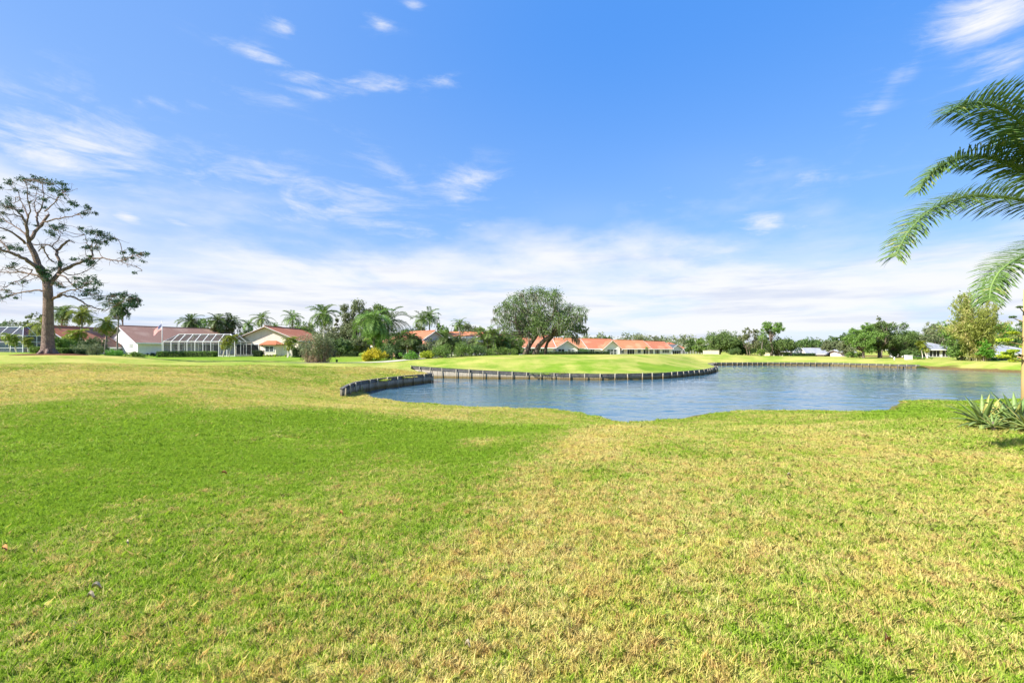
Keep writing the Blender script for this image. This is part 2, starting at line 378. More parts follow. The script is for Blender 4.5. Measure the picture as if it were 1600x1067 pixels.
bk=((HZ<-.93)&(VV[:,1]>45)&(VV[:,0]>55)).astype(np.float32)*1.4+((HZ<-1.235)*.9); a=me.attributes.new('bank','FLOAT','POINT'); a.data.foreach_set('value',np.clip(bk,0,1.4).astype(np.float32))
me.shade_smooth()
# make sure normals face up
if sum(p.normal.z for p in me.polygons[:200])<0: me.flip_normals()
tag(link('ground',me,M['lawn']),kind='structure')

# ------------------------------------------------------------------ water
def water_mat():
    m,nt=nm('pond_water'); p=pos(nt)
    r1=noise(nt,scalev(nt,p,(.55,1.0,1)),1.1,7,.66,.5); r2=noise(nt,scalev(nt,p,(.5,1.0,1)),4.5,4,.65)
    calm=ramp(nt,noise(nt,scalev(nt,p,(.06,.15,1)),1.0,3,.5),.34,.62)
    h=math_(nt,'ADD',r1,math_(nt,'MULTIPLY',r2,.22)); h=math_(nt,'MULTIPLY',h,math_(nt,'MULTIPLY_ADD',calm,.6,.4))
    b=N(nt,'ShaderNodeBsdfPrincipled'); setin(nt,b.inputs['Base Color'],(.06,.135,.185)); b.inputs['Roughness'].default_value=.04
    b.inputs['IOR'].default_value=1.33; b.inputs['Specular IOR Level'].default_value=.5
    nt.links.new(bump(nt,h,.5,.10),b.inputs['Normal']); out(nt,b.outputs[0]); return m
M['water']=water_mat()
xs=np.linspace(-14,72,520); ys=[15.0]
while ys[-1]<92: ys.append(ys[-1]+.055+.0042*(ys[-1]-15))
ys=np.array(ys); gx_,gy_=np.meshgrid(xs,ys); fx_,fy_=gx_.ravel(),gy_.ravel()
wh=(fbm(fx_+.25*fy_,fy_*1.7,1.7,31,4)-.5)*.062+(fbm(fx_*1.1-.4*fy_,fy_*2.1,.62,41,3)-.5)*.034
wh*=.28+1.05*np.clip((fbm(fx_,fy_*2.2,22,61,3)-.36)/.25,0,1)
dr_=np.hypot(np.maximum(0,66-fx_)*.55,np.maximum(0,62-fy_)*1.0); wh*=1-.93*np.exp(-(dr_/11.5)**4)
nx,ny=len(xs),len(ys); idx=np.arange(nx*ny).reshape(ny,nx)
fc=np.stack([idx[:-1,:-1],idx[:-1,1:],idx[1:,1:],idx[1:,:-1]],-1).reshape(-1,4)
cxy=np.stack([fx_[fc].mean(1),fy_[fc].mean(1)],1); fc=fc[((cxy[:,1]>17)&(cxy[:,0]>cxy[:,1]*-.45-2))]
me=bpy.data.meshes.new('water'); me.vertices.add(nx*ny); me.vertices.foreach_set('co',np.stack([fx_,fy_,WATER+wh],1).reshape(-1).astype(np.float32))
me.loops.add(len(fc)*4); me.loops.foreach_set('vertex_index',fc.reshape(-1).astype(np.int32)); me.polygons.add(len(fc)); me.polygons.foreach_set('loop_start',np.arange(0,len(fc)*4,4,dtype=np.int32))
me.update(calc_edges=True); me.shade_smooth(); tag(link('water',me,M['water']),kind='structure')
mb=MB(); mb.add([(-14,15,-2.6),(72,15,-2.6),(72,92,-2.6),(-14,92,-2.6)],[(0,1,2,3)])
tag(mb.build('pond_bed',M['soil']),kind='structure')

# ------------------------------------------------------------------ timber retaining walls
def wood(name,c1,c2,stain):
    m,nt=nm(name); p=pos(nt); v=scalev(nt,p,(7,7,.8)); n=noise(nt,v,1.6,6,.7); n2=noise(nt,scalev(nt,p,(9,9,3)),1.2,3)
    s=N(nt,'ShaderNodeSeparateXYZ'); nt.links.new(p,s.inputs[0])
    col=mixc(nt,ramp(nt,n,.3,.7),c1,c2)
    wet=ramp(nt,math_(nt,'MULTIPLY_ADD',math_(nt,'SUBTRACT',n,.5),.35,s.outputs[2]),WATER+.42,WATER+.12)
    col=mixc(nt,wet,col,stain)
    col=mixc(nt,ramp(nt,n2,.58,.75),col,tuple(x*.35 for x in c2))
    out(nt,princ(nt,col,.85,.15,bump(nt,n,.6,.03))); return m
M['plank']=wood('weathered_planks',(.46,.41,.33),(.27,.235,.185),(.17,.125,.05))
M['post']=wood('weathered_posts',(.47,.425,.33),(.31,.275,.2),(.2,.145,.06))
M['cap']=plain('cap_boards',(.16,.15,.14),(.09,.085,.08),3,.9,.1,.4,.02)
def resample(pl,step):
    pl=[Vector(p) for p in pl]; acc=[0]
    for a,b in zip(pl,pl[1:]): acc.append(acc[-1]+(b-a).length)
    n=max(2,int(acc[-1]/step)+1); res=[]
    for k in range(n):
        s=min(k*step,acc[-1]); j=0
        while j<len(pl)-2 and acc[j+1]<s: j+=1
        t=(s-acc[j])/(acc[j+1]-acc[j]); p=pl[j].lerp(pl[j+1],t); d=(pl[j+1]-pl[j]).normalized(); res.append((p,d))
    return res
def seawall(label,pl,step,posth,seed,side=1):
    r=random.Random(seed)
    # pl: (x,y,ztop); side=+1: water lies to the right of the direction of travel
    o=pl[0]; root=thing('retaining_wall',label,'retaining wall',(o[0],o[1],WATER),0,'timber retaining walls round the pond')
    L=lambda p:(p[0]-o[0],p[1]-o[1],p[2]-WATER)
    pan=MB(); cap=MB(); rs=resample(pl,.45)
    def nrm(d): n=Vector((d.y,-d.x,0)); return n.normalized()*side
    for (p,d),(q,e) in zip(rs,rs[1:]):
        n=nrm(d); j=r.uniform(0,.02)
        for k,(z0,z1) in enumerate([(-.9,None)]):
            a=Vector(L(p)); b=Vector(L(q)); th=.06; f=n*(.03+j)
            zt=0.0
            A=Vector((a.x,a.y,0)); B=Vector((b.x,b.y,0)); g=(B-A)*.012
            vsx=[]
            for base in (A+g,B-g):
                zt=(a.z if base is vsx else a.z)
            zt1=a.z-.05+r.uniform(-.01,.01)
            V8=[A+g-n*th,B-g-n*th,B-g+f,A+g+f]
            pan.add([(v.x,v.y,z0) for v in V8]+[(v.x,v.y,zt1) for v in V8],[(0,3,2,1),(4,5,6,7),(0,1,5,4),(1,2,6,5),(2,3,7,6),(3,0,4,7)])
    for a,b in zip(pl,pl[1:]):
        A=Vector(L(a)); B=Vector(L(b)); d=(B-A).normalized(); n=nrm(d)
        A2=A+n*.02; B2=B+n*.02
        cap.bar(A2-d*.02+Vector((0,0,-.012)),B2+d*.02+Vector((0,0,-.012)),.2,.045)
        cap.bar(A+n*.09+Vector((0,0,-.17)),B+n*.09+Vector((0,0,-.17)),.07,.14)
    pan.build('plank_panel',M['plank'],root); cap.build('cap_rail',M['cap'],root)
    for p,d in resample(pl,step):
        n=nrm(d); q=Vector(L(p))+n*.2; mbp=MB(); h=posth+r.uniform(-.05,.06); w=.058*r.uniform(.85,1.15); lx,ly=r.gauss(0,.05),r.gauss(0,.05)
        mbp.tube([(q.x,q.y,-.9),(q.x+lx,q.y+ly,q.z-.1+h),(q.x+lx,q.y+ly,q.z+h)],[w,w,w*.8],8)
        mbp.build('post',M['post'],root)
    return root
seawall('grey timber wall on the left of the pond, slanting away from the near bank',[(-10.2,28.0,-.66),(-10.3,29.4,-.54)]+[(x,y,-.50) for x,y in LW]+[(-7.8,43.0,-.48)],1.3,.01,1)
seawall('long pale timber wall curving along the front of the grassy mound',[(x,y,z) for x,y,z in RW[:13]],1.42,.0,2)
seawall('low dark timber wall with pale posts along the far shore',[(30.6,71.5,-.72),(33.0,79,-.74)]+[(x,y,-.76) for x,y in FW],1.0,.02,3)

# ------------------------------------------------------------------ lawn blades (stuff)
def blade_mat():
    m,nt=nm('grass_blades'); s=N(nt,'ShaderNodeAttribute',attribute_name='straw',attribute_type='INSTANCER').outputs['Fac']
    v=N(nt,'ShaderNodeAttribute',attribute_name='var').outputs['Fac']; p=pos(nt)
    n1=noise(nt,p,1.6,6,.7); n2=noise(nt,p,7,4,.75)
    f=math_(nt,'ADD',s,math_(nt,'MULTIPLY',math_(nt,'SUBTRACT',n1,.5),.9)); f=math_(nt,'ADD',f,math_(nt,'MULTIPLY',math_(nt,'SUBTRACT',n2,.5),1.3))
    d=ramp(nt,math_(nt,'SUBTRACT',f,v),-.2,.2)
    green=mixc(nt,v,BG1,BG2); dry=mixc(nt,N(nt,'ShaderNodeObjectInfo').outputs['Random'],BD1,BD2); dry=mixc(nt,ramp(nt,n2,.4,.7),dry,BD3)
    col=mixc(nt,d,green,dry)
    pr=princ(nt,col,.6,.25); t=N(nt,'ShaderNodeBsdfTranslucent'); nt.links.new(col,t.inputs[0])
    mx=N(nt,'ShaderNodeMixShader'); mx.inputs[0].default_value=.35; nt.links.new(pr,mx.inputs[1]); nt.links.new(t.outputs[0],mx.inputs[2])
    out(nt,mx.outputs[0]); return m
BG1=(.185,.35,.018); BG2=(.38,.53,.045); BD1=(.70,.62,.16); BD2=(.78,.69,.27); BD3=(.66,.47,.18)
M['blades']=blade_mat()
gc=bpy.data.collections.new('turf_tufts')
S_=.5
for k in range(5):
    rg=np.random.default_rng(50+k); nc=90; cx=rg.uniform(-S_/2,S_/2,(nc,2)); ch=rg.uniform(.2,1.9,nc)
    n=4200; ci=rg.integers(0,nc,n); P0=cx[ci]+rg.normal(0,.019,(n,2)); loose=rg.random(n)<.22; P0[loose]=rg.uniform(-S_/2,S_/2,(loose.sum(),2))
    h=.027*ch[ci]*rg.uniform(.6,1.25,n)*np.where(rg.random(n)<.03,1.8,1.0); th=rg.uniform(0,2*math.pi,n); lean=rg.uniform(.1,1.15,n); w=rg.uniform(.0015,.0032,n)
    dx=np.cos(th); dy=np.sin(th); phi=th+rg.normal(0,.9,n)
    tip=np.stack([P0[:,0]+np.cos(phi)*h*lean,P0[:,1]+np.sin(phi)*h*lean,h],1)
    mid=np.stack([P0[:,0]+np.cos(phi)*h*lean*.35,P0[:,1]+np.sin(phi)*h*lean*.35,h*.6],1)
    a=np.stack([P0[:,0]-dy*w,P0[:,1]+dx*w,np.full(n,-.01)],1); b=np.stack([P0[:,0]+dy*w,P0[:,1]-dx*w,np.full(n,-.01)],1)
    m1=mid+np.stack([dy*w*.8,-dx*w*.8,np.zeros(n)],1); m0=mid-np.stack([dy*w*.8,-dx*w*.8,np.zeros(n)],1)
    V=np.stack([a,b,m1,tip,m0],1); vr=np.clip(rg.random(n)*.5+rg.random(nc)[ci]*.5,0,1)
    me=poly_mesh('turf_tuft',V,vr); me.materials.append(M['blades']); o=bpy.data.objects.new('turf_tuft',me); gc.objects.link(o)
rg=np.random.default_rng(9)
def scatter(r0,r1,step,sc,amax=180):
    n=int(2*r1/step)+2; gx,gy=np.meshgrid((np.arange(n)-n/2)*step,(np.arange(n)-n/2)*step); Q=np.stack([gx.ravel(),gy.ravel()],1)+rg.uniform(-.2,.2,(n*n,2))*step
    r=np.hypot(Q[:,0],Q[:,1]); an=np.degrees(np.arctan2(Q[:,0],Q[:,1])); Q=Q[(r>=r0)&(r<r1)&(np.abs(an)<amax)]
    Q=Q[~inside(Q)]; 
    dm=((Q[:,None,:]-SM[None,:,:2])**2).sum(2).min(1)**.5; Q=Q[dm>.2]
    Q=Q[~(((Q[:,0]-12.85)/2.25)**2+((Q[:,1]-10.75)/1.2)**2<1)]
    return Q,np.full(len(Q),sc)
A=[scatter(0,11,.37,1.0),scatter(11,24,.58,1.6,115),scatter(24,46,1.05,2.8,85)]
Q=np.vstack([a[0] for a in A]); scl=np.concatenate([a[1] for a in A])
hz=height(Q); k_=(hz>-1.235); Q=Q[k_]; scl=scl[k_]; hz=hz[k_]; e=.25
gx=(height(Q+[e,0])-height(Q-[e,0]))/(2*e); gy=(height(Q+[0,e])-height(Q-[0,e]))/(2*e)
me=bpy.data.meshes.new('grass'); me.vertices.add(len(Q)); me.vertices.foreach_set('co',np.column_stack([Q,hz-.004]).reshape(-1).astype(np.float32))
def fat(n,v,t='FLOAT'): 
    a=me.attributes.new(n,t,'POINT'); a.data.foreach_set('value' if t=='FLOAT' else 'vector',np.asarray(v,np.float32).reshape(-1))
fat('straw',straw(Q)); fat('sc',np.stack([scl,scl,np.minimum(scl,1.35)],1),'FLOAT_VECTOR')
zr=rg.uniform(0,2*math.pi,len(Q))
eul=[]
for i in range(len(Q)):
    nv=Vector((-gx[i],-gy[i],1)).normalized(); q=Vector((0,0,1)).rotation_difference(nv)@Matrix.Rotation(zr[i],3,'Z').to_quaternion(); eul.append(tuple(q.to_euler()))
fat('rot',eul,'FLOAT_VECTOR')
go=bpy.data.objects.new('grass',me); COL.objects.link(go); tag(go,'short mown lawn grass, green on the left and straw yellow on the right','grass',kind='stuff')
ng=bpy.data.node_groups.new('grass_scatter','GeometryNodeTree'); ng.is_modifier=True
ng.interface.new_socket('Geometry',in_out='INPUT',socket_type='NodeSocketGeometry'); ng.interface.new_socket('Geometry',in_out='OUTPUT',socket_type='NodeSocketGeometry')
gi=ng.nodes.new('NodeGroupInput'); goo=ng.nodes.new('NodeGroupOutput'); iop=ng.nodes.new('GeometryNodeInstanceOnPoints'); ci=ng.nodes.new('GeometryNodeCollectionInfo')
m2p=ng.nodes.new('GeometryNodeMeshToPoints'); ng.links.new(gi.outputs[0],m2p.inputs[0]); ng.links.new(m2p.outputs[0],iop.inputs['Points'])
ci.inputs['Collection'].default_value=gc; ci.inputs['Separate Children'].default_value=True; ci.inputs['Reset Children'].default_value=True
ng.links.new(ci.outputs[0],iop.inputs['Instance']); iop.inputs['Pick Instance'].default_value=True
def na(nm_,t):
    n=ng.nodes.new('GeometryNodeInputNamedAttribute'); n.data_type=t; n.inputs['Name'].default_value=nm_; return n.outputs['Attribute']
ng.links.new(na('rot','FLOAT_VECTOR'),iop.inputs['Rotation']); ng.links.new(na('sc','FLOAT_VECTOR'),iop.inputs['Scale'])
ri=ng.nodes.new('FunctionNodeRandomValue'); ri.data_type='INT'; ri.inputs[4].default_value=0; ri.inputs[5].default_value=4
ng.links.new(ri.outputs[2],iop.inputs['Instance Index']); ng.links.new(iop.outputs[0],goo.inputs[0])
md=go.modifiers.new('scatter','NODES'); md.node_group=ng
# ------------------------------------------------------------------ vegetation builders
def rnd_unit(rg,n):
    v=rg.normal(size=(n,3)); return v/np.linalg.norm(v,axis=1,keepdims=True)
def leaf_faces(C,size,rg,aspect=.5,flat=0.0):
    n=len(C); a=rnd_unit(rg,n); nv=rnd_unit(rg,n); nv[:,2]+=flat; nv/=np.linalg.norm(nv,axis=1,keepdims=True)
    b=np.cross(nv,a); b/=np.linalg.norm(b,axis=1,keepdims=True)+1e-9; a=np.cross(b,nv)
    s=(size*rg.uniform(.6,1.35,n))[:,None]
    return np.stack([C-a*s*.5,C+b*s*aspect*.5,C+a*s*.5,C-b*s*aspect*.5],1)
def clump_pts(centers,radii,n,rg,sub=9,subr=.38,squash=.8):
    """points in small leaf clusters spread over lobes; radii (k,)"""
    k=len(centers); w=radii**2; w=w/w.sum(); li=rg.choice(k,size=max(1,int(n/14)),p=w)
    d=rnd_unit(rg,len(li)); r=rg.uniform(.35,1.0,len(li))**.6
    cc=centers[li]+d*(radii[li]*r)[:,None]*np.array([1,1,squash])
    ci=rg.integers(0,len(cc),n); pr=radii[li][ci]*subr*.42
    P=cc[ci]+rg.normal(size=(n,3))*pr[:,None]
    return P,ci,len(cc)
def crown_mesh(centers,radii,n,leaf,rg,aspect=.55,flat=.35,squash=.8,subr=.38):
    P,ci,m=clump_pts(np.asarray(centers,float),np.asarray(radii,float),n,rg,subr=subr,squash=squash)
    tone=rg.random(m)[ci]
    return poly_mesh('crown',leaf_faces(P,leaf,rg,aspect,flat),np.clip(tone*.6+rg.random(n)*.4,0,1))
def curve(p,q,bend,rg,n=6,sag=0.0):
    p=np.array(p,float); q=np.array(q,float); L=np.linalg.norm(q-p); off=rg.normal(size=3)*bend*L; off2=rg.normal(size=3)*bend*L*.6
    t=np.linspace(0,1,n)[:,None]
    return p+(q-p)*t+off*np.sin(np.pi*t)+off2*np.sin(2*np.pi*t)+np.array([0,0,1.])*sag*L*np.sin(np.pi*t)
def tree_proto(name,label,cat,h,w,leafm,barkm,seed,base=.25,lobes=16,n=5000,leaf=.34,tr=.25,lobe=.24,trunks=1,lean=0.0,squash=.8,moss=0,shape='round',group=None,twigs=2,loc=(0,0,0)):
    rg=np.random.default_rng(seed); root=thing(name,label,cat,loc,0,group)
    if shape=='round' and base<.5: base*=.55; lobes=int(lobes*1.5); lobe*=1.08; tr*=.72
    cz0=base*h; ch=h-cz0; cen=[]; rad=[]
    tries=0
    while len(cen)<lobes and tries<900:
        tries+=1
        u=rg.uniform(-1,1,3)
        if (abs(u)**2.8).sum()>1 or (u[2]>.2 and np.linalg.norm(u)>1.03): continue
        z=(u[2]*.5+.5)
        if shape=='cone': rr=(1-z)*1.0+.08
        elif shape=='vase': rr=.35+.65*z
        elif shape=='umbrella': 
            rr=1.0; z=.62+.38*z
        else: rr=1.0
        lr=lobe*w*rg.uniform(.6,1.15)*(.5+.5*rr if shape=='cone' else 1)
        c=np.array([u[0]*rr*(w/2-lr*.6)*1.15,u[1]*rr*(w/2-lr*.6)*1.15,cz0+lr*.6+(ch-lr*1.5)*z])
        if cen and min(np.linalg.norm((c-x)) for x in cen)<lr*.55: continue
        cen.append(c); rad.append(lr)
    cen=np.array(cen); rad=np.array(rad)
    tb=MB()
    for k in range(trunks):
        b0=np.array([0,0,-.15]) if trunks==1 else np.array([rg.normal()*tr*2.2,rg.normal()*tr*1.2,-.15])
        fk=np.array([lean*w*.3+rg.normal()*.03*h*(1 if trunks==1 else 3),rg.normal()*.03*h,cz0+ch*rg.uniform(.12,.3)])
        cv=curve(b0,fk,.035,rg,7); tb.tube(cv,list(np.linspace(tr,tr*.72,7)*np.array([1.35]+[1]*6)),9)
        for i,c in enumerate(cen):
            if i%trunks!=k: continue
            st=cv[rg.integers(4,7)]; r0=tr*rg.uniform(.3,.5)
            bc=curve(st,c,.1,rg,7,sag=-.03); tb.tube(bc,list(np.linspace(r0,r0*.25,7)),6)
            for j in range(twigs):
                e=c+rnd_unit(rg,1)[0]*rad[i]*.85; tb.tube(curve(bc[5],e,.12,rg,4),[r0*.3,r0*.22,r0*.15,r0*.08],4,cap=False)
    tb.build('trunk',barkm,root,True)
    me=crown_mesh(cen,rad,n,leaf,rg,squash=squash); link('crown',me,leafm,root)
    if moss:
        m=int(moss); li=rg.integers(0,len(cen),m); d=rnd_unit(rg,m); d[:,2]=-abs(d[:,2])*.8
        T=cen[li]+d*rad[li][:,None]*rg.uniform(.3,1,(m,1)); L=rg.uniform(.4,1.5,m)*h*.07; wd=rg.uniform(.03,.09,m)*h*.06
        a=rg.uniform(0,2*np.pi,m); dx=np.stack([np.cos(a)*wd,np.sin(a)*wd,np.zeros(m)],1); dn=np.stack([rg.normal(0,.05,m),rg.normal(0,.05,m),-L],1)
        V=np.stack([T-dx,T+dx,T+dn*.6+dx*.7,T+dn,T+dn*.55-dx*.8],1); link('moss',poly_mesh('moss',V,rg.random(m)),M['moss'],root)
    return root
def frond(rach,nl,ll,wl,rg,up=.15,fwd=.5,sag=.35,ranks=1,seg=1,start=.12,taper=.55,jit=.1):
    """leaflets along rachis points (k,3) -> (n,4,3) quads + var"""
    K=len(rach); d=np.r_[0,np.cumsum(np.linalg.norm(np.diff(rach,axis=0),axis=1))]; t=np.linspace(start,1,nl); s=t*d[-1]
    P=np.stack([np.interp(s,d,rach[:,i]) for i in range(3)],1); T=np.gradient(P,axis=0); T/=np.linalg.norm(T,axis=1,keepdims=True)+1e-9
    side=np.cross(T,[0,0,1.0]); ln=np.linalg.norm(side,axis=1,keepdims=True); side=np.where(ln>.15,side/(ln+1e-9),[[1,0,0]])
    m=side[:nl//3].mean(0); side=side*.7+m*.3; side/=np.linalg.norm(side,axis=1,keepdims=True)+1e-9
    upv=np.cross(side,T); out=[]
    for rk in range(ranks):
        for sg in (-1,1):
            L=ll*np.interp(t,[start,.35,.75,1],[.6,1,.85,taper*.6])*rg.uniform(.85,1.1,nl)
            u=up+ (rk-(ranks-1)/2)*.75+rg.normal(0,jit,nl); f=fwd+rg.normal(0,jit,nl)+t*.35
            D=side*sg+upv*u[:,None]+T*f[:,None]; D/=np.linalg.norm(D,axis=1,keepdims=True)
            w=wl*rg.uniform(.8,1.2,nl)
            p=P.copy(); 
            wv=T*(w[:,None]*.5)
            dirs=D.copy(); segs=[]
            for k in range(seg):
                q=p+dirs*(L/seg)[:,None]; segs.append((p,q)); p=q; dirs=dirs+np.array([0,0,-sag*1.2/seg*1.5]); dirs/=np.linalg.norm(dirs,axis=1,keepdims=True)
            for k,(a,b) in enumerate(segs):
                w0=1.0 if k else .6; w1=(1-(k+1)/seg)*.85+.1
                if seg==1:
                    mid=(a+b)/2+np.array([0,0,sag*.12*ll]); out.append(np.stack([a,mid+wv,b,mid-wv],1)); 
                else: out.append(np.stack([a-wv*w0,b-wv*w1,b+wv*w1,a+wv*w0],1))
    return np.concatenate(out)
def rachis(az,e0,L,droop,n=12,o=(0,0,0),curl=0.0):
    p=np.array(o,float); pts=[p.copy()]; e=e0
    for i in range(n):
        t=(i+1)/n; e=e0-droop*t**1.35; a=az+curl*t
        p=p+np.array([math.cos(a)*math.cos(e),math.sin(a)*math.cos(e),math.sin(e)])*L/n; pts.append(p.copy())
    return np.array(pts)
def palm_proto(name,label,h,fl,nf,leafm,seed,tr=.14,nl=26,ll=.75,wl=.07,emin=-.5,emax=1.25,droop=1.7,cat='palm tree',dead=0,group=None,lean=0.0,boots=0,spear=True,sag=.5,leafw=1.0,trunks=1,barkm=None,curl=.25,loc=(0,0,0)):
    rg=np.random.default_rng(seed); root=thing(name,label,cat,loc,0,group); tb=MB(); allq=[]; var=[]; dq=[]
    st=MB()
    for k in range(trunks):
        b=np.array([0,0,-.15]) if trunks==1 else np.array([rg.normal()*.35,rg.normal()*.35,-.15])
        hh=h*(1 if k==0 else rg.uniform(.6,1.05)); top=b+np.array([lean*h+ (rg.normal()*.16*h if trunks>1 else 0),rg.normal()*.02*h+(rg.normal()*.1*h if trunks>1 else 0),hh])
        cv=curve(b,top,.02,rg,8); tb.tube(cv,list(tr*np.array([1.4,1.08,1,.95,.92,.9,.88,.8])),9)
        nf_=int(nf*1.35)
        for i in range(nf_):
            u=(i+.5)/nf_; az=i*2.39996+rg.normal()*.15; e=emax-(emax-emin)*u**.8+rg.normal()*.2
            L=fl*rg.uniform(.68,1.12)*(.8+.2*math.sin(math.pi*u)); dr=droop*rg.uniform(.8,1.15)*(.65+.35*u)
            r=rachis(az,e,L,dr,10,top,curl*rg.normal()); st.tube(r[::2],list(np.linspace(.035,.008,6)*fl/2.5),4,cap=False)
            q=frond(r,nl,ll*rg.uniform(.9,1.1),wl,rg,sag=sag); tone=np.clip(rg.normal(.5,.22),0,.9 if u<.85 else 1)
            (dq if i>=nf_-dead else allq).append(q)
            if i<nf_-dead: var.append(np.clip(tone*.6+rg.random(len(q))*.4+(.25 if u>.85 else 0),0,1))
    tb.build('trunk',barkm or M['palm_bark'],root,True)
    me=poly_mesh('crown',np.concatenate(allq),np.concatenate(var)); link('crown',me,leafm,root)
    st.build('frond_stem',leafm,root)
    if dq: link('dead_frond',poly_mesh('dead_frond',np.concatenate(dq),rg.random(len(np.concatenate(dq)))),M['brown_palm'] if dead>1 else M['dead_palm'],root)
    return root
def shrub(name,label,cat,w,h,leafm,seed,n=2200,leaf=.16,lobes=9,box=None,loc=(0,0,0),rz=0,group=None,d=None,stems=True,core=None):
    rg=np.random.default_rng(seed); root=thing(name,label,cat,loc,rz,group); d=d or w
    if box:
        bx,by,bz=box; m=max(n,800); P=rg.uniform(-1,1,(m,3)); ax=rg.integers(0,5,m); s=np.sign(rg.normal(size=m))
        P[ax==0,0]=s[ax==0]; P[ax==1,1]=s[ax==1]; P[ax==2,2]=1; P[ax==3,2]=1
        P=P*np.array([bx/2,by/2,bz/2])+np.array([0,0,bz/2]); P+=rg.normal(0,leaf*.35,(m,3)); P[:,2]=np.maximum(P[:,2],.02)
        q=leaf_faces(P,leaf,rg,.6,.2); link('foliage',poly_mesh('foliage',q,rg.random(m)),leafm,root)
        c=MB(); c.box(-bx/2+.12,bx/2-.12,-by/2+.1,by/2-.1,-.1,bz-.14); c.build('twig_mass',M['hedge_core'],root)
        return root
    th=rg.uniform(0,2*np.pi,lobes); r=np.sqrt(rg.uniform(0,1,lobes)); lr=np.minimum(w,h)*rg.uniform(.22,.36,lobes)
    C=np.stack([np.cos(th)*r*(w/2-lr*.8),np.sin(th)*r*(d/2-lr*.8),lr*.7+rg.uniform(0,1,lobes)*np.maximum(h-lr*1.6,0)*(1-.45*r)],1)
    P,ci,m=clump_pts(C,lr,n,rg,subr=.5,squash=.95); P[:,2]=np.abs(P[:,2]); tone=rg.random(m)[ci]
    link('foliage',poly_mesh('foliage',leaf_faces(P,leaf,rg,.5,.2),np.clip(tone*.6+rg.random(n)*.4,0,1)),leafm,root)
    if stems:
        s=MB()
        for c in C: s.tube(curve((rg.normal()*.08*w,rg.normal()*.08*w,-.1),c,.08,rg,5),[.04,.035,.03,.02,.01],5,cap=False)
        s.build('stem',M['bark_grey'],root)
    return root
M['hedge_core']=plain('hedge_twigs',(.035,.05,.02),(.02,.03,.012),6,.95,.05,.8,.05)

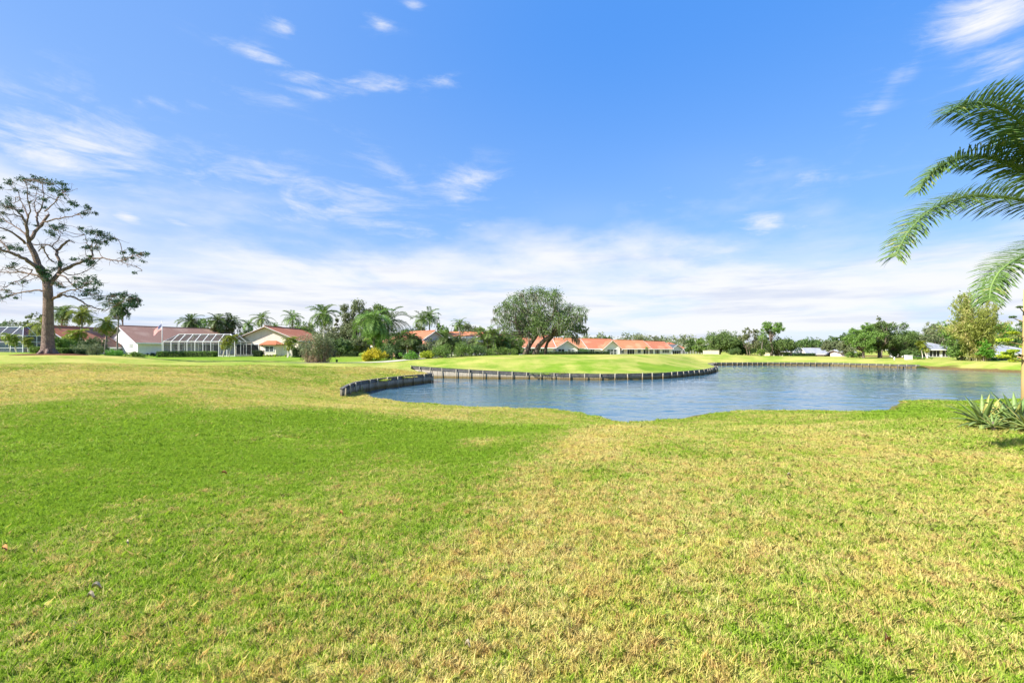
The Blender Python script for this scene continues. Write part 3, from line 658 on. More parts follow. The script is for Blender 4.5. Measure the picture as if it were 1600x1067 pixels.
# ------------------------------------------------------------------ the big sparse pine at the left
def pine():
    D0=45.0; rg=np.random.default_rng(3); bx=X(75,D0); bz=gz(bx,D0)
    root=thing('pine_tree','tall bare-limbed pine with sparse dark needle clumps in a mulch ring','pine tree',(bx,D0,bz))
    def wp(Xz,Yz,dd): 
        px=Xz/3.556; py=260+Yz/3.556; D=D0+dd; return np.array([X(px,D)-bx,D-D0,ZZ(py,D)-bz])
    tb=MB()
    tr=[wp(266,1046,0),wp(266,1010,0),wp(266,950,0),wp(267,850,0),wp(268,760,0),wp(266,690,0),wp(262,640,0)]; tr[0][2]=-.3
    tb.tube(tr,[.68,.52,.45,.41,.38,.365,.35],16)
    k=MB()
    for a in np.linspace(0,6.28,8)[:-1]:
        c,s=math.cos(a),math.sin(a); k.tube([(tr[0][0]+c*.3,s*.3,.55),(tr[0][0]+c*.62,s*.62,.12),(tr[0][0]+c*1.0,s*1.0,-.12)],[.22,.17,.06],7)
    tb.add(k.v,k.f)
    B=[ # points, depth start/end, radius start/end (m)
     ([(262,650),(235,590),(205,525),(180,470),(162,425)],0,-.5,.36,.26),
     ([(162,425),(150,375),(145,330),(128,285),(100,250),(60,230),(20,222)],-.5,-2,.2,.03),
     ([(165,410),(185,380),(215,340),(248,305),(272,268)],-.5,.6,.2,.13),
     ([(215,340),(205,300),(205,275),(228,235),(243,190),(240,130),(232,90)],.2,1.5,.12,.025),
     ([(243,190),(280,170),(310,190),(350,150),(365,130)],1,2.5,.06,.015),
     ([(225,320),(280,300),(330,288),(400,278),(470,258),(515,262)],.3,-2,.1,.02),
     ([(248,250),(300,205),(335,160),(345,110)],.8,-1.5,.07,.02),
     ([(145,330),(155,270),(120,210),(105,150),(70,95)],-.5,1.5,.09,.02),
     ([(150,300),(170,250),(150,180),(150,100),(130,75)],-.3,-2,.08,.02),
     ([(205,290),(190,230),(200,160),(215,80)],.2,3,.07,.015),
     ([(128,285),(80,270),(30,262),(-20,250)],-.9,-3,.08,.02),
     ([(150,385),(110,350),(60,320),(0,285),(-40,270)],-.6,2,.1,.03),
     ([(140,430),(105,392),(50,358),(0,340),(-60,310)],-.3,-2.5,.14,.05),
     ([(245,610),(215,572),(170,535),(120,505),(60,483),(0,463),(-70,430)],0,-2.5,.27,.1),
     ([(60,483),(30,440),(-10,400),(-50,370)],-1.4,1,.1,.03),
     ([(230,620),(190,600),(140,590),(80,590),(0,590),(-50,600)],0,2.5,.12,.04),
     ([(180,575),(140,560),(90,580),(20,560)],0,-2,.06,.02),
     ([(180,575),(140,620),(80,640),(30,670),(5,690)],0,-1.5,.06,.02),
     ([(245,690),(210,688),(150,695),(90,706),(40,722),(0,732),(-60,740)],0,2,.11,.04),
     ([(275,660),(300,625),(345,580),(400,550),(460,528),(508,502)],0,1.5,.26,.12),
     ([(508,502),(515,480),(500,455),(480,420),(470,380)],1.5,2.5,.1,.02),
     ([(505,470),(530,440),(560,420),(600,410),(640,400)],1.7,3.5,.07,.02),
     ([(500,455),(520,410),(540,380)],1.8,.5,.06,.015),
     ([(490,515),(540,510),(590,512),(640,526),(690,524),(730,500),(770,492),(805,486)],1.3,-1,.1,.015),
     ([(670,525),(710,545),(760,556)],.3,-.5,.04,.008),
     ([(700,522),(690,500),(680,480)],.2,0,.03,.01),
     ([(330,590),(335,545),(318,500),(313,465)],.4,1,.19,.15),
     ([(313,468),(345,440),(388,410)],1,1.2,.15,.11),
     ([(313,468),(280,440),(230,433),(190,436)],1,0,.08,.05),
     ([(290,445),(330,405),(335,370),(300,350)],.8,2,.06,.02),
     ([(300,530),(275,520),(250,480),(240,448)],.3,-.8,.09,.06),
     ([(215,470),(250,440),(290,430)],-.2,-1,.06,.02),
     ([(340,585),(390,605),(440,600),(490,575),(530,545)],.3,2.5,.07,.02),
     ([(320,600),(360,610),(400,655),(450,660),(500,640),(550,650)],0,-2.5,.1,.02),
     ([(400,655),(440,690),(500,700),(560,720),(640,720),(700,715)],-1.2,1,.07,.015),
     ([(290,740),(330,712),(380,690),(430,685),(480,655)],0,-2,.13,.03),
     ([(295,735),(340,715),(390,722),(440,742),(490,770),(540,790),(590,800)],0,2,.13,.05),
     ([(440,742),(480,735),(540,735),(600,745)],1,2,.05,.015),
     ([(590,800),(650,770),(700,745),(760,730)],2,1,.05,.015),
     ([(235,600),(200,620),(140,640),(120,650)],0,-2,.05,.015),
     ([(300,620),(330,650),(350,660)],0,-2,.05,.02)]
    nodes=[]
    for P2,d0,d1,r0,r1 in B:
        n=len(P2); pts=[wp(p[0],p[1],d0+(d1-d0)*i/(n-1)) for i,p in enumerate(P2)]
        # smooth + slight crook
        t=np.arange(n); tt=np.linspace(0,n-1,n*3-2); A_=np.array(pts); sm=np.stack([np.interp(tt,t,A_[:,i]) for i in range(3)],1)
        sm2=sm.copy(); sm2[1:-1]=(sm[:-2]+2*sm[1:-1]+sm[2:])/4; sm2[1:-1]+=rg.normal(0,.035,(len(sm2)-2,3))
        tb.tube(sm2,list(np.linspace(r0*.8,r1*.75,len(sm2))*rg.uniform(.92,1.1,len(sm2))),8)
        for q,f in zip(sm2,np.linspace(0,1,len(sm2))): nodes.append((q,r0+(r1-r0)*f,f))
        for _ in range(int(len(sm2)*.9)):
            q=sm2[rg.integers(len(sm2)//3,len(sm2))]; e=q+rnd_unit(rg,1)[0]*np.array([1,1,.8])*rg.uniform(.5,1.3); tb.tube(curve(q,e,.16,rg,5),[.022,.018,.014,.01,.005],4,cap=False)
    CL=[(60,88,24),(42,95,14),(120,70,28),(150,78,22),(210,68,30),(250,85,36),(285,92,26),(340,92,22),(370,125,20),(0,115,14),(90,135,14),(280,130,24),(240,185,20),(350,160,20),(40,185,22),(30,215,36),(60,225,26),(-30,200,30),
        (150,150,16),(190,120,18),(310,140,16),(400,205,24),(425,222,14),(485,228,26),(470,262,14),(525,260,14),(345,245,14),(372,240,12),(290,340,34),(330,345,34),(270,365,22),(350,330,18),(300,382,20),(85,450,34),(55,448,18),(110,462,14),(20,395,10),
        (455,345,20),(500,365,30),(545,368,36),(590,385,36),(625,400,30),(575,425,30),(525,420,36),(490,450,24),(540,455,22),(465,450,10),(680,478,14),(725,465,20),(745,480,18),(790,485,26),(815,482,12),(700,512,18),(735,508,16),(798,530,6),(748,592,7),
        (410,517,20),(495,538,32),(520,530,24),(470,525,20),(80,548,22),(60,560,14),(130,640,16),(35,690,18),(60,650,10),(330,540,26),(300,570,22),(235,590,22),(265,620,22),(215,560,12),(500,615,44),(540,650,34),(480,650,36),(430,625,20),(430,660,20),(530,690,30),(490,690,26),
        (330,655,24),(345,670,16),(10,722,16),(85,730,10),(45,720,8),(-40,730,30),(475,720,26),(560,735,30),(600,735,24),(635,715,34),(690,712,34),(740,722,26),(770,765,16),(720,755,26),(590,770,18),(650,750,22),(700,770,14),(-30,460,40),(-60,330,40),(-50,590,30),(0,300,16),(20,260,14),(120,250,12),(250,230,12),(200,330,8),(160,200,10)]
    NP=np.array([n[0] for n in nodes]); NF=np.array([n[2] for n in nodes]); qs=[];vr=[]
    for cx,cy,rr in CL:
        # attach to the closest limb as seen, use its depth
        w0=wp(cx,cy,0); d=np.hypot(NP[:,0]-w0[0],NP[:,2]-w0[2])-NF*.5; j=int(np.argmin(d)); dd=NP[j][1]+rg.normal(0,.5)
        c=wp(cx,cy,dd); r=rr/3.556*D0/F*.92
        tb.tube(curve(NP[j],c,.12,rg,5),[.035,.03,.022,.016,.01],5,cap=False)
        ns=max(3,int(rr/2.7)); 
        for s in range(ns):
            o=c+rnd_unit(rg,1)[0]*r*rg.uniform(.3,1.0)*np.array([1,1,.7]); tb.tube([c*.6+o*.4-np.array([0,0,.02]),o],[.014,.006],4,cap=False)
            m=17; P=o+rg.normal(size=(m,3))*np.array([.12,.12,.075])*(1 if rr>12 else .8)
            qs.append(leaf_faces(P,.17,rg,.4,.2)); vr.append(np.clip(rg.random()*.6+rg.random(m)*.4,0,1))
    # mossy ferny growth at the fork
    for cx,cy,rr in [(240,600,26),(262,585,20),(225,570,16),(255,635,20),(275,600,18),(145,315,14),(238,450,8),(500,500,9)]:
        c=wp(cx,cy,-.2); m=rr*8; P=c+rg.normal(size=(m,3))*rr/3.556*D0/F*.45; qs.append(leaf_faces(P,.16,rg,.4,.2)); vr.append(rg.uniform(.85,1,m))
    tb.build('trunk',M['bark_pine'],root,True); link('crown',poly_mesh('crown',np.concatenate(qs),np.concatenate(vr)),M['pine_leaf'],root)
    mm=MB(); K=28; ringsM=[(0,.10),(.9,.09),(1.7,.06),(2.4,.0),(2.7,-.12)]
    vs=[];fs=[]
    for i,(r,h) in enumerate(ringsM):
        for a in range(K):
            t=2*math.pi*a/K; q=r*(1+.12*math.sin(3*t+1))*(1.25 if i>1 else 1); xx=bx+q*math.cos(t)+.2; yy=D0+q*math.sin(t)*.9; vs.append((xx,yy,gz(xx,yy)+h+.03*math.sin(5*t+i)))
    for i in range(len(ringsM)-1):
        for a in range(K): fs.append((i*K+a,i*K+(a+1)%K,(i+1)*K+(a+1)%K,(i+1)*K+a))
    mm.add(vs,fs); mm.add(vs[:K],[tuple(range(K))]); tag(mm.build('mulch_bed',M['mulch'],None,True),'ring of reddish brown mulch round the foot of the tall pine','mulch bed')
pine()

# ------------------------------------------------------------------ feather palm leaning in from the right
def near_palm():
    rg=np.random.default_rng(12); bx=X(1705,6.9); by=6.9; bz=gz(bx,by)
    root=thing('feather_palm','close feather palm arching green fronds into the sky at the right','palm tree',(bx,by,bz))
    def wp(px,py,D): return np.array([X(px,D)-bx,D-by,ZZ(py,D)-bz])
    top=wp(1700,350,6.9)
    tb=MB(); tb.tube([(0,0,-.3),(0,0,.4),(.02,0,1.5),(0,0,2.6),(top[0],0,top[2]-.5)],[.24,.17,.15,.14,.13],16); tb.build('trunk',M['palm_bark'],root,True)
    cs=MB(); cs.tube([(top[0],0,top[2]-.55),(top[0],0,top[2]-.3),(top[0],0,top[2]+.1)],[.12,.15,.06],12); cs.build('crown_shaft',M['near_palm'],root,True)
    FR=[([(1700,350,6.9),(1640,322,6.85),(1580,309,6.7),(1510,305,6.55),(1455,325,6.4),(1418,362,6.3),(1399,400,6.25)],.36,64),
        ([(1700,345,6.9),(1640,296,7.0),(1590,262,7.1),(1540,243,7.15),(1490,248,7.2),(1455,270,7.2),(1436,298,7.2)],.33,60),
        ([(1700,335,6.9),(1650,255,6.8),(1612,205,6.7),(1570,172,6.6),(1530,160,6.5),(1500,165,6.45),(1483,176,6.4)],.44,62),
        ([(1700,355,6.9),(1660,372,6.5),(1620,392,6.2),(1582,408,6.0),(1560,425,5.9),(1548,448,5.85),(1546,468,5.8)],.34,56),
        ([(1702,340,6.95),(1668,262,7.3),(1632,215,7.6),(1605,195,7.8),(1580,200,8.0),(1560,220,8.1)],.42,50),
        ([(1705,340,6.9),(1700,250,6.9),(1715,170,6.8),(1760,120,6.6),(1810,120,6.5)],.4,40),
        ([(1705,345,6.9),(1760,290,7.0),(1830,270,7.2),(1900,300,7.4),(1940,360,7.5)],.38,40),
        ([(1705,350,6.9),(1770,330,6.4),(1840,340,6.0),(1890,400,5.8)],.36,40),
        ([(1705,355,6.9),(1750,380,7.6),(1790,430,8.2),(1800,490,8.5)],.36,36)]
    for pl,ll,nl in FR:
        A=np.array([wp(*p) for p in pl]); n=len(A); t=np.arange(n); tt=np.linspace(0,n-1,36)
        S=np.stack([np.interp(tt,t,A[:,i]) for i in range(3)],1)
        for _ in range(4): S[1:-1]=(S[:-2]+2*S[1:-1]+S[2:])/4
        fo=MB(); fo.tube(S,list(np.linspace(.026,.006,len(S))),6)
        stem=fo.build('frond_stem',M['agave'],None,True)
        q=frond(S,int(nl*2.1),ll*1.32,.029,rg,up=.2,fwd=.40,sag=.42,ranks=2,seg=3,start=.16,taper=.8,jit=.14)
        fr=link('frond',poly_mesh('frond',q,rg.random(len(q))),M['near_palm'],root); stem.parent=fr
near_palm()

# ------------------------------------------------------------------ agaves and the bed
def agave(label,x,y,s,seed,nleaf=30,lean=0):
    rg=np.random.default_rng(seed); z=gz(x,y)+.06; root=thing('agave',label,'agave plant',(x,y,z),0,'agaves in the planting bed'); V=[]
    for i in range(nleaf):
        u=(i+.5)/nleaf; az=i*2.39996+rg.normal()*.1; e0=1.45-1.35*u**.75; L=s*rg.uniform(.72,1.0)*(.75+.4*math.sin(math.pi*min(1,u+.15))); dr=rg.uniform(.25,.95)*(.25+.9*u)
        m=10; r=rachis(az,e0,L,dr,m,(0,0,.04)); t=np.linspace(0,1,m+1); w=s*.058*np.interp(t,[0,.15,.45,.8,1],[.9,1.0,1.15,.6,.02])
        sd=np.array([-math.sin(az),math.cos(az),0]); T=np.gradient(r,axis=0); T/=np.linalg.norm(T,axis=1,keepdims=True); up=np.cross(sd,T)*-1
        up=np.where((up[:,2:]<0),-up,up)
        l=r+sd*w[:,None]+up*w[:,None]*.45; rr=r-sd*w[:,None]+up*w[:,None]*.45; c=r; b=r-up*w[:,None]*.28
        mb=MB(); vs=[];fs=[]
        for j in range(m+1): vs+= [l[j],c[j],rr[j],b[j]]
        for j in range(m):
            a=4*j; 
            for k in range(4): fs.append((a+k,a+(k+1)%4,a+4+(k+1)%4,a+4+k))
        V.append((vs,fs,rg.random()))
    vv=[];ff=[];va=[]
    for vs,fs,t in V:
        n=len(vv); vv+= [tuple(p) for p in vs]; ff+=[tuple(i+n for i in f) for f in fs]; va+=[t]*len(vs)
    me=bpy.data.meshes.new('leaf_rosette'); me.from_pydata(vv,[],ff); a=me.attributes.new('var','FLOAT','POINT'); a.data.foreach_set('value',va); me.shade_smooth()
    link('leaf_rosette',me,M['agave'],root)
    st=MB(); st.tube([(0,0,-.1),(0,0,.05),(0,0,.16)],[.07*s,.1*s,.05*s],10); st.build('stem',M['bark_grey'],root); return root
agave('spiky blue-green agave at the left end of the planting bed',X(1536,10.2),10.2,.74,1,34)
agave('broad yellow-edged agave at the foot of the flower stalk',X(1588,10.0),10.0,.82,2,34)
agave('small agave tucked between the two large agaves',X(1562,10.9),10.9,.62,3,26)
agave('low dark agave sprawling at the front corner of the bed',X(1552,9.75),9.75,.36,4,20)
agave('agave at the bed front cut by the right picture edge',X(1606,9.5),9.5,.55,5,26)
agave('agave behind the stalk beyond the right picture edge',X(1650,10.8),10.8,.8,6,28)
mm=MB(); K=36; vs=[];fs=[]
for i,(r,h) in enumerate([(0,.09),(.5,.09),(.85,.07),(.98,.04),(1.04,-.06)]):
    for a in range(K):
        t=2*math.pi*a/K; xx=12.85+2.15*r*math.cos(t)*(1+.05*math.sin(4*t)); yy=10.75+1.15*r*math.sin(t)*(1+.06*math.cos(3*t)); vs.append((xx,yy,gz(xx,yy)+h))
for i in range(4):
    for a in range(K): fs.append((i*K+a,i*K+(a+1)%K,(i+1)*K+(a+1)%K,(i+1)*K+a))
mm.add(vs,fs); mm.add(vs[:K],[tuple(range(K))]); tag(mm.build('mulch_bed',M['mulch_dark'],None,True),'dark mulch bed under the agaves near the pond corner','mulch bed')
def stalk():
    rg=np.random.default_rng(8); x,y=X(1600.5,10.9),10.9; z=gz(x,y); root=thing('agave_flower_stalk','tall brown agave flower stalk with flat green side pads','flower stalk',(x,y,z)); s=MB()
    H=ZZ(452,10.9)-z
    s.tube([(0,0,0),(0,0,H*.35),(.01,0,H*.7),(0,0,H)],[.062,.055,.038,.018],12); s.build('stem',M['stalk'],root,True)
    for i,(pz,L,r,a) in enumerate([(520,.30,.10,3.3),(531,.42,.14,3.0),(531,.3,.1,.2),(548,.36,.11,3.4),(557,.33,.17,2.8),(541,.3,.12,.6),(505,.3,.09,5.8),(495,.22,.06,2.9),(480,.2,.05,3.5),(468,.14,.05,.5),(560,.3,.12,.1),(552,.36,.14,1.6),(525,.36,.12,4.6)]):
        h=ZZ(pz,10.9)-z; p=np.array([math.cos(a)*L,math.sin(a)*L,h]); b=MB(); b.tube([(0,0,h-.12),p*np.array([.55,.55,1])+[0,0,-.07],p+[0,0,-.015]],[.014,.011,.008],5)
        P=p+np.clip(rg.normal(size=(420,3)),-1.7,1.7)*np.array([r*.45,r*.45,r*.13]); br=b.build('flower_branch',M['stalk'],root); link('flower_pad',poly_mesh('flower_pad',leaf_faces(P,.045,rg,.5,.5),rg.random(420)),M['lime' if pz>515 else 'dark_leaf'],br)
M['stalk']=plain('flower_stalk',(.50,.30,.16),(.36,.30,.10),3,.7,.2,.3,.01)
stalk()
# fallen leaves on the lawn
for (px,py,sz,m,lb) in [(350,741,.045,'dead_leaf','curled orange-brown dead leaf lying on the green lawn'),(1384,1005,.04,'dead_leaf','yellow-tan dead leaf lying low on the right lawn'),(150,921,.036,'pale_leaf','pale curled dead leaf near the left picture edge'),(142,936,.03,'pale_leaf','second pale leaf just below the pale curled leaf'),(1232,745,.035,'pale_leaf','small whitish leaf on the lawn in front of the pond'),(8,861,.045,'dead_leaf','dark brown dead leaf at the left picture edge'),(200,852,.022,'pale_leaf','small cream leaf on the green part of the lawn'),(533,805,.025,'dead_leaf','small brown leaf in the middle of the green lawn'),(730,1013,.02,'pale_leaf','thin pale leaf on the straw-coloured grass near the bottom')]:
    D=1.7*F/(py-HY); 
    for _ in range(6): D=(1.7-gz(X(px,D),D)-.03)*F/(py-HY)
    sz*=.8; x=X(px,D); b=MB(); r=random.Random(px); n=7; vs=[]; fs=[]
    for i in range(n):
        t=i/(n-1); w=sz*.42*math.sin(math.pi*min(.98,max(.03,t)))**.8; zc=.035+.03*math.sin(t*3+.4)
        vs+=[((t-.5)*sz*2,-w,zc+.02),((t-.5)*sz*2,0,zc-.004),((t-.5)*sz*2,w,zc+.025)]
    for i in range(n-1):
        for k in range(2): fs.append((3*i+k,3*i+k+1,3*i+4+k,3*i+3+k))
    vs2=[(a,b_,c-.003) for a,b_,c in vs]; b.add(vs,fs); b.add(vs2,[f[::-1] for f in fs]); b.tube([(-sz,0,.03),(-sz*1.5,.01,.02)],[.002,.0015],4)
    o=b.build('fallen_leaf',M[m],None,True); o.location=(x,D,gz(x,D)); o.rotation_euler=(.1,.1,r.uniform(-.6,.6)); tag(o,lb,'dead leaf',group='fallen leaves on the lawn')
b=MB(); b.tube([(0,0,-.4),(0,0,-.02),(.01,0,.03)],[.06,.06,.04],8); o=b.build('wooden_stake',M['cap']); sx,sy=X(947.5,19.6),19.6; o.location=(sx,sy,ZZ(654.5,19.6)+.0); tag(o,'small dark wooden stake poking up at the near waterline','stake')
# ------------------------------------------------------------------ houses
def slab(mb,a,b,c,d,t):
    a,b,c,d=[Vector(p) for p in (a,b,c,d)]; dn=Vector((0,0,-t))
    mb.add([a,b,c,d,a+dn,b+dn,c+dn,d+dn],[(0,1,2,3),(7,6,5,4),(0,4,5,1),(1,5,6,2),(2,6,7,3),(3,7,4,0)])
def volume(root,x,y,W_,D_,zb,ze,zr,kind,roofm,wallm,o=.55,fascia=True,openings=(),name='roof'):
    """one wing: walls + roof with its front-left corner at (x,y) in the thing's frame"""
    w=MB(); x1=x+W_; y1=y+D_
    if kind=='gx':
        w.add([(x,y,zb),(x1,y,zb),(x1,y1,zb),(x,y1,zb),(x,y,ze),(x1,y,ze),(x1,y1,ze),(x,y1,ze),(x,(y+y1)/2,zr-.06),(x1,(y+y1)/2,zr-.06)],
              [(0,3,2,1),(0,1,5,4),(2,3,7,6),(1,2,6,9,5),(3,0,4,8,7),(4,5,9,8),(6,7,8,9)])
    elif kind=='gy':
        w.add([(x,y,zb),(x1,y,zb),(x1,y1,zb),(x,y1,zb),(x,y,ze),(x1,y,ze),(x1,y1,ze),(x,y1,ze),((x+x1)/2,y,zr-.06),((x+x1)/2,y1,zr-.06)],
              [(0,3,2,1),(0,1,5,8,4),(2,3,7,9,6),(1,2,6,5),(3,0,4,7),(5,6,9,8),(7,4,8,9)])
    else: w.box(x,x1,y,y1,zb,ze)
    w.build('wall',wallm,root)
    rf=MB(); fa=MB(); t=.14; rc=MB()
    if kind=='gx':
        ym=(y+y1)/2; s=(zr-ze)/(D_/2); zo=ze-s*o+.05; zr2=zr+.05
        slab(rf,(x-o,y-o,zo),(x1+o,y-o,zo),(x1+o,ym,zr2),(x-o,ym,zr2),t); slab(rf,(x1+o,y1+o,zo),(x-o,y1+o,zo),(x-o,ym,zr2),(x1+o,ym,zr2),t)
        rc.tube([(x-o,ym,zr2+.03),(x1+o,ym,zr2+.03)],.11,8)
        for yy,zz in ((y-o-.03,zo),(y1+o+.03,zo)): fa.bar((x-o,yy,zz-.12),(x1+o,yy,zz-.12),.05,.24)
        for xx in (x-o-.03,x1+o+.03):
            fa.bar((xx,y-o,zo-.1),(xx,ym,zr2-.1),.06,.24,up=(1,0,0)); fa.bar((xx,y1+o,zo-.1),(xx,ym,zr2-.1),.06,.24,up=(1,0,0))
    elif kind=='gy':
        xm=(x+x1)/2; s=(zr-ze)/(W_/2); zo=ze-s*o+.05; zr2=zr+.05
        slab(rf,(x-o,y-o,zo),(xm,y-o,zr2),(xm,y1+o,zr2),(x-o,y1+o,zo),t); slab(rf,(xm,y-o,zr2),(x1+o,y-o,zo),(x1+o,y1+o,zo),(xm,y1+o,zr2),t)
        rc.tube([(xm,y-o,zr2+.03),(xm,y1+o,zr2+.03)],.11,8)
        for xx in (x-o-.03,x1+o+.03): fa.bar((xx,y-o,zo-.12),(xx,y1+o,zo-.12),.05,.24)
        for yy in (y-o-.03,y1+o+.03):
            fa.bar((x-o,yy,zo-.1),(xm,yy,zr2-.1),.06,.26,up=(0,1,0)); fa.bar((x1+o,yy,zo-.1),(xm,yy,zr2-.1),.06,.26,up=(0,1,0))
    else:
        h=min(W_,D_)/2; s=(zr-ze)/h; zo=ze-s*o+.05; X0,X1,Y0,Y1=x-o,x1+o,y-o,y1+o; hh=h+o
        if W_>=D_: r0=(X0+hh,(y+y1)/2); r1=(X1-hh,(y+y1)/2)
        else: r0=((x+x1)/2,Y0+hh); r1=((x+x1)/2,Y1-hh)
        v=[(X0,Y0,zo),(X1,Y0,zo),(X1,Y1,zo),(X0,Y1,zo),(r0[0],r0[1],zr),(r1[0]+.01,r1[1]+.01,zr)]+[(X0,Y0,zo-t),(X1,Y0,zo-t),(X1,Y1,zo-t),(X0,Y1,zo-t)]
        if W_>=D_: f=[(0,1,5,4),(1,2,5),(2,3,4,5),(3,0,4)]
        else: f=[(0,1,4),(1,2,5,4),(2,3,5),(3,0,4,5)]
        rf.add(v,f+[(0,6,7,1),(1,7,8,2),(2,8,9,3),(3,9,6,0),(9,8,7,6)])
        for a,b in [((X0,Y0,zo),v[4]),((X0,Y1,zo),v[4] if W_>=D_ else v[5]),((X1,Y0,zo),v[5] if W_>=D_ else v[4]),((X1,Y1,zo),v[5]),(v[4],v[5])]:
            if (Vector(a)-Vector(b)).length>.1: rc.tube([Vector(a)+Vector((0,0,.03)),Vector(b)+Vector((0,0,.03))],.1,6)
        for a,b in [((X0,Y0-.03),(X1,Y0-.03)),((X0,Y1+.03),(X1,Y1+.03)),((X0-.03,Y0),(X0-.03,Y1)),((X1+.03,Y0),(X1+.03,Y1))]: fa.bar((*a,zo-.13),(*b,zo-.13),.05,.24)
    r=rf.build(name,roofm,root); rc.build('ridge_cap',roofm,r,True)
    if fascia: fa.build('fascia',M['white'],r)
    for op in openings: opening(root,x,y,W_,D_,*op)
def opening(root,x,y,W_,D_,face,u0,u1,z0,z1,kind,panes=2):
    """u along the face measured from its left end as seen from outside"""
    if face=='front': T=lambda u,p,z:(x+u,y-p,z)
    elif face=='right': T=lambda u,p,z:(x+W_+p,y+u,z)
    else: T=lambda u,p,z:(x-p,y+D_-u,z)
    def bx(mb,a0,a1,p0,p1,c0,c1):
        A=[T(a0,p0,c0),T(a1,p0,c0),T(a1,p1,c0),T(a0,p1,c0),T(a0,p0,c1),T(a1,p0,c1),T(a1,p1,c1),T(a0,p1,c1)]
        mb.add(A,[(0,1,2,3),(7,6,5,4),(4,5,1,0),(5,6,2,1),(6,7,3,2),(7,4,0,3)])
    fr=MB(); pn=MB(); w=.09 if kind!='lanai' else .1
    bx(fr,u0,u1,.004,.07,z1-w,z1); bx(fr,u0,u0+w,.004,.07,z0,z1-w); bx(fr,u1-w,u1,.004,.07,z0,z1-w)
    bx(fr,u0+w,u1-w,.004,.07,z0,z0+w*.8)
    for k in range(1,panes):
        c=u0+(u1-u0)*k/panes; bx(fr,c-w*.4,c+w*.4,.004,.065,z0+w*.8,z1-w)
    if kind=='window': 
        zc=(z0+z1)/2
        for k in range(panes):
            a=u0+(u1-u0)*k/panes+(w if k==0 else w*.4); b=u0+(u1-u0)*(k+1)/panes-(w if k==panes-1 else w*.4); bx(fr,a,b,.004,.055,zc-.025,zc+.025)
    bx(pn,u0+w*.5,u1-w*.5,.006,.03,z0+w*.4,z1-w*.5)
    if kind=='louvre': 
        o=fr.build('gable_vent',M['white'],root); pn.build('slat',M['dark'],o); return
    o=fr.build({'window':'window','slider':'sliding_door','lanai':'screen_opening','door':'door'}[kind],M['white'],root)
    pn.build('pane',M['glass'] if kind=='window' else M['dark'],o)
def chimney_post(root,x,y,z0,z1):
    m=MB(); m.box(x-.35,x+.35,y-.35,y+.35,z0,z1); m.box(x-.42,x+.42,y-.42,y+.42,z1,z1+.12); m.build('chimney',M['stucco_white'],root)
def house(name,label,x,y,rz,group=None): return thing(name,label,'house',(x,y,0),rz,group)
S=M
# white house with brown roof, turned so its gable end shows at the left
h=house('gable_house','white house with brown tiled roof beside the flagpole',-70.2,88,R(60)); zb=.3
volume(h,0,0,20,14,zb,3.05,6.15,'gx',S['tile_brown'],S['stucco_white'],openings=[('left',1.6,3.0,1.9,2.6,'window',2),('left',10.6,12.2,1.9,2.6,'window',3),('front',11,14.5,.9,2.6,'slider',3),('front',6,7.6,1.5,2.6,'window',2)])
# cream gable house right of the cage
x0=X(366,85); h=house('gable_house','cream gable house with three dark sliding doors and a bay window',x0,85,0)
volume(h,0,0,11.6,15,.4,3.35,5.75,'gy',S['tile_red'],S['stucco_cream'],openings=[('front',.35,4.5,.62,2.55,'slider',3)])
bx0=4.95
w=MB(); w.add([(bx0,0,.5),(bx0+.7,-.8,.5),(bx0+3.0,-.8,.5),(bx0+3.7,0,.5),(bx0,0,2.45),(bx0+.7,-.8,2.45),(bx0+3.0,-.8,2.45),(bx0+3.7,0,2.45)],[(0,1,5,4),(1,2,6,5),(2,3,7,6),(4,5,6,7),(3,2,1,0),(0,4,7,3)]); by=w.build('bay',S['stucco_cream'],h)
w=MB(); w.add([(bx0-.5,.02,2.5),(bx0+.45,-1.3,2.5),(bx0+3.25,-1.3,2.5),(bx0+4.2,.02,2.5),(bx0+1.0,.02,3.2),(bx0+2.7,.02,3.2),(bx0-.5,.02,2.38),(bx0+.45,-1.3,2.38),(bx0+3.25,-1.3,2.38),(bx0+4.2,.02,2.38)],[(0,1,4),(1,2,5,4),(2,3,5),(0,6,7,1),(1,7,8,2),(2,8,9,3),(9,8,7,6)]); w.build('bay_roof',S['tile_red'],h)
opening(h,bx0+.7,-.8,2.3,1,'front',.35,1.95,1.15,2.2,'window',2)
# far left houses
h=house('gable_house','cream gable house with red roof half hidden behind the pine trunk',X(38,84),84,0)
volume(h,0,0,7.9,13,.7,3.3,5.8,'gy',S['tile_red'],S['stucco_cream'],openings=[('front',1.4,3.4,1.4,2.6,'window',2)])
h=house('red_roof_house','white house with bright red roof between the dark pool cage and the pine',X(-60,92),92,0)
volume(h,0,0,15,11,.7,3.1,5.9,'gx',S['tile_red'],S['stucco_white'],openings=[('front',9.2,11,1.4,2.5,'window',2)])
h=house('red_roof_house','house with long red roof behind the palms right of the pine trunk',X(84,110),110,0)
volume(h,0,0,11.5,12,.5,3.6,6.4,'gx',S['tile_orange'],S['stucco_cream'],openings=[('front',1,3,1.3,2.6,'window',2)])
volume(h,5.2,-3,4.6,5,.5,3.9,6.3,'gy',S['tile_red'],S['stucco_white'],openings=[('front',1.2,3.2,1.3,2.8,'window',2)])
h=house('hip_roof_house','small mauve building with a brown pyramid roof among the shrubs',X(143,88),88,0)
volume(h,0,0,2.8,3.4,.6,2.35,3.9,'hip',S['tile_brown'],S['stucco_mauve'],o=.35,openings=[('front',.8,1.9,1.2,2.1,'window',1)])
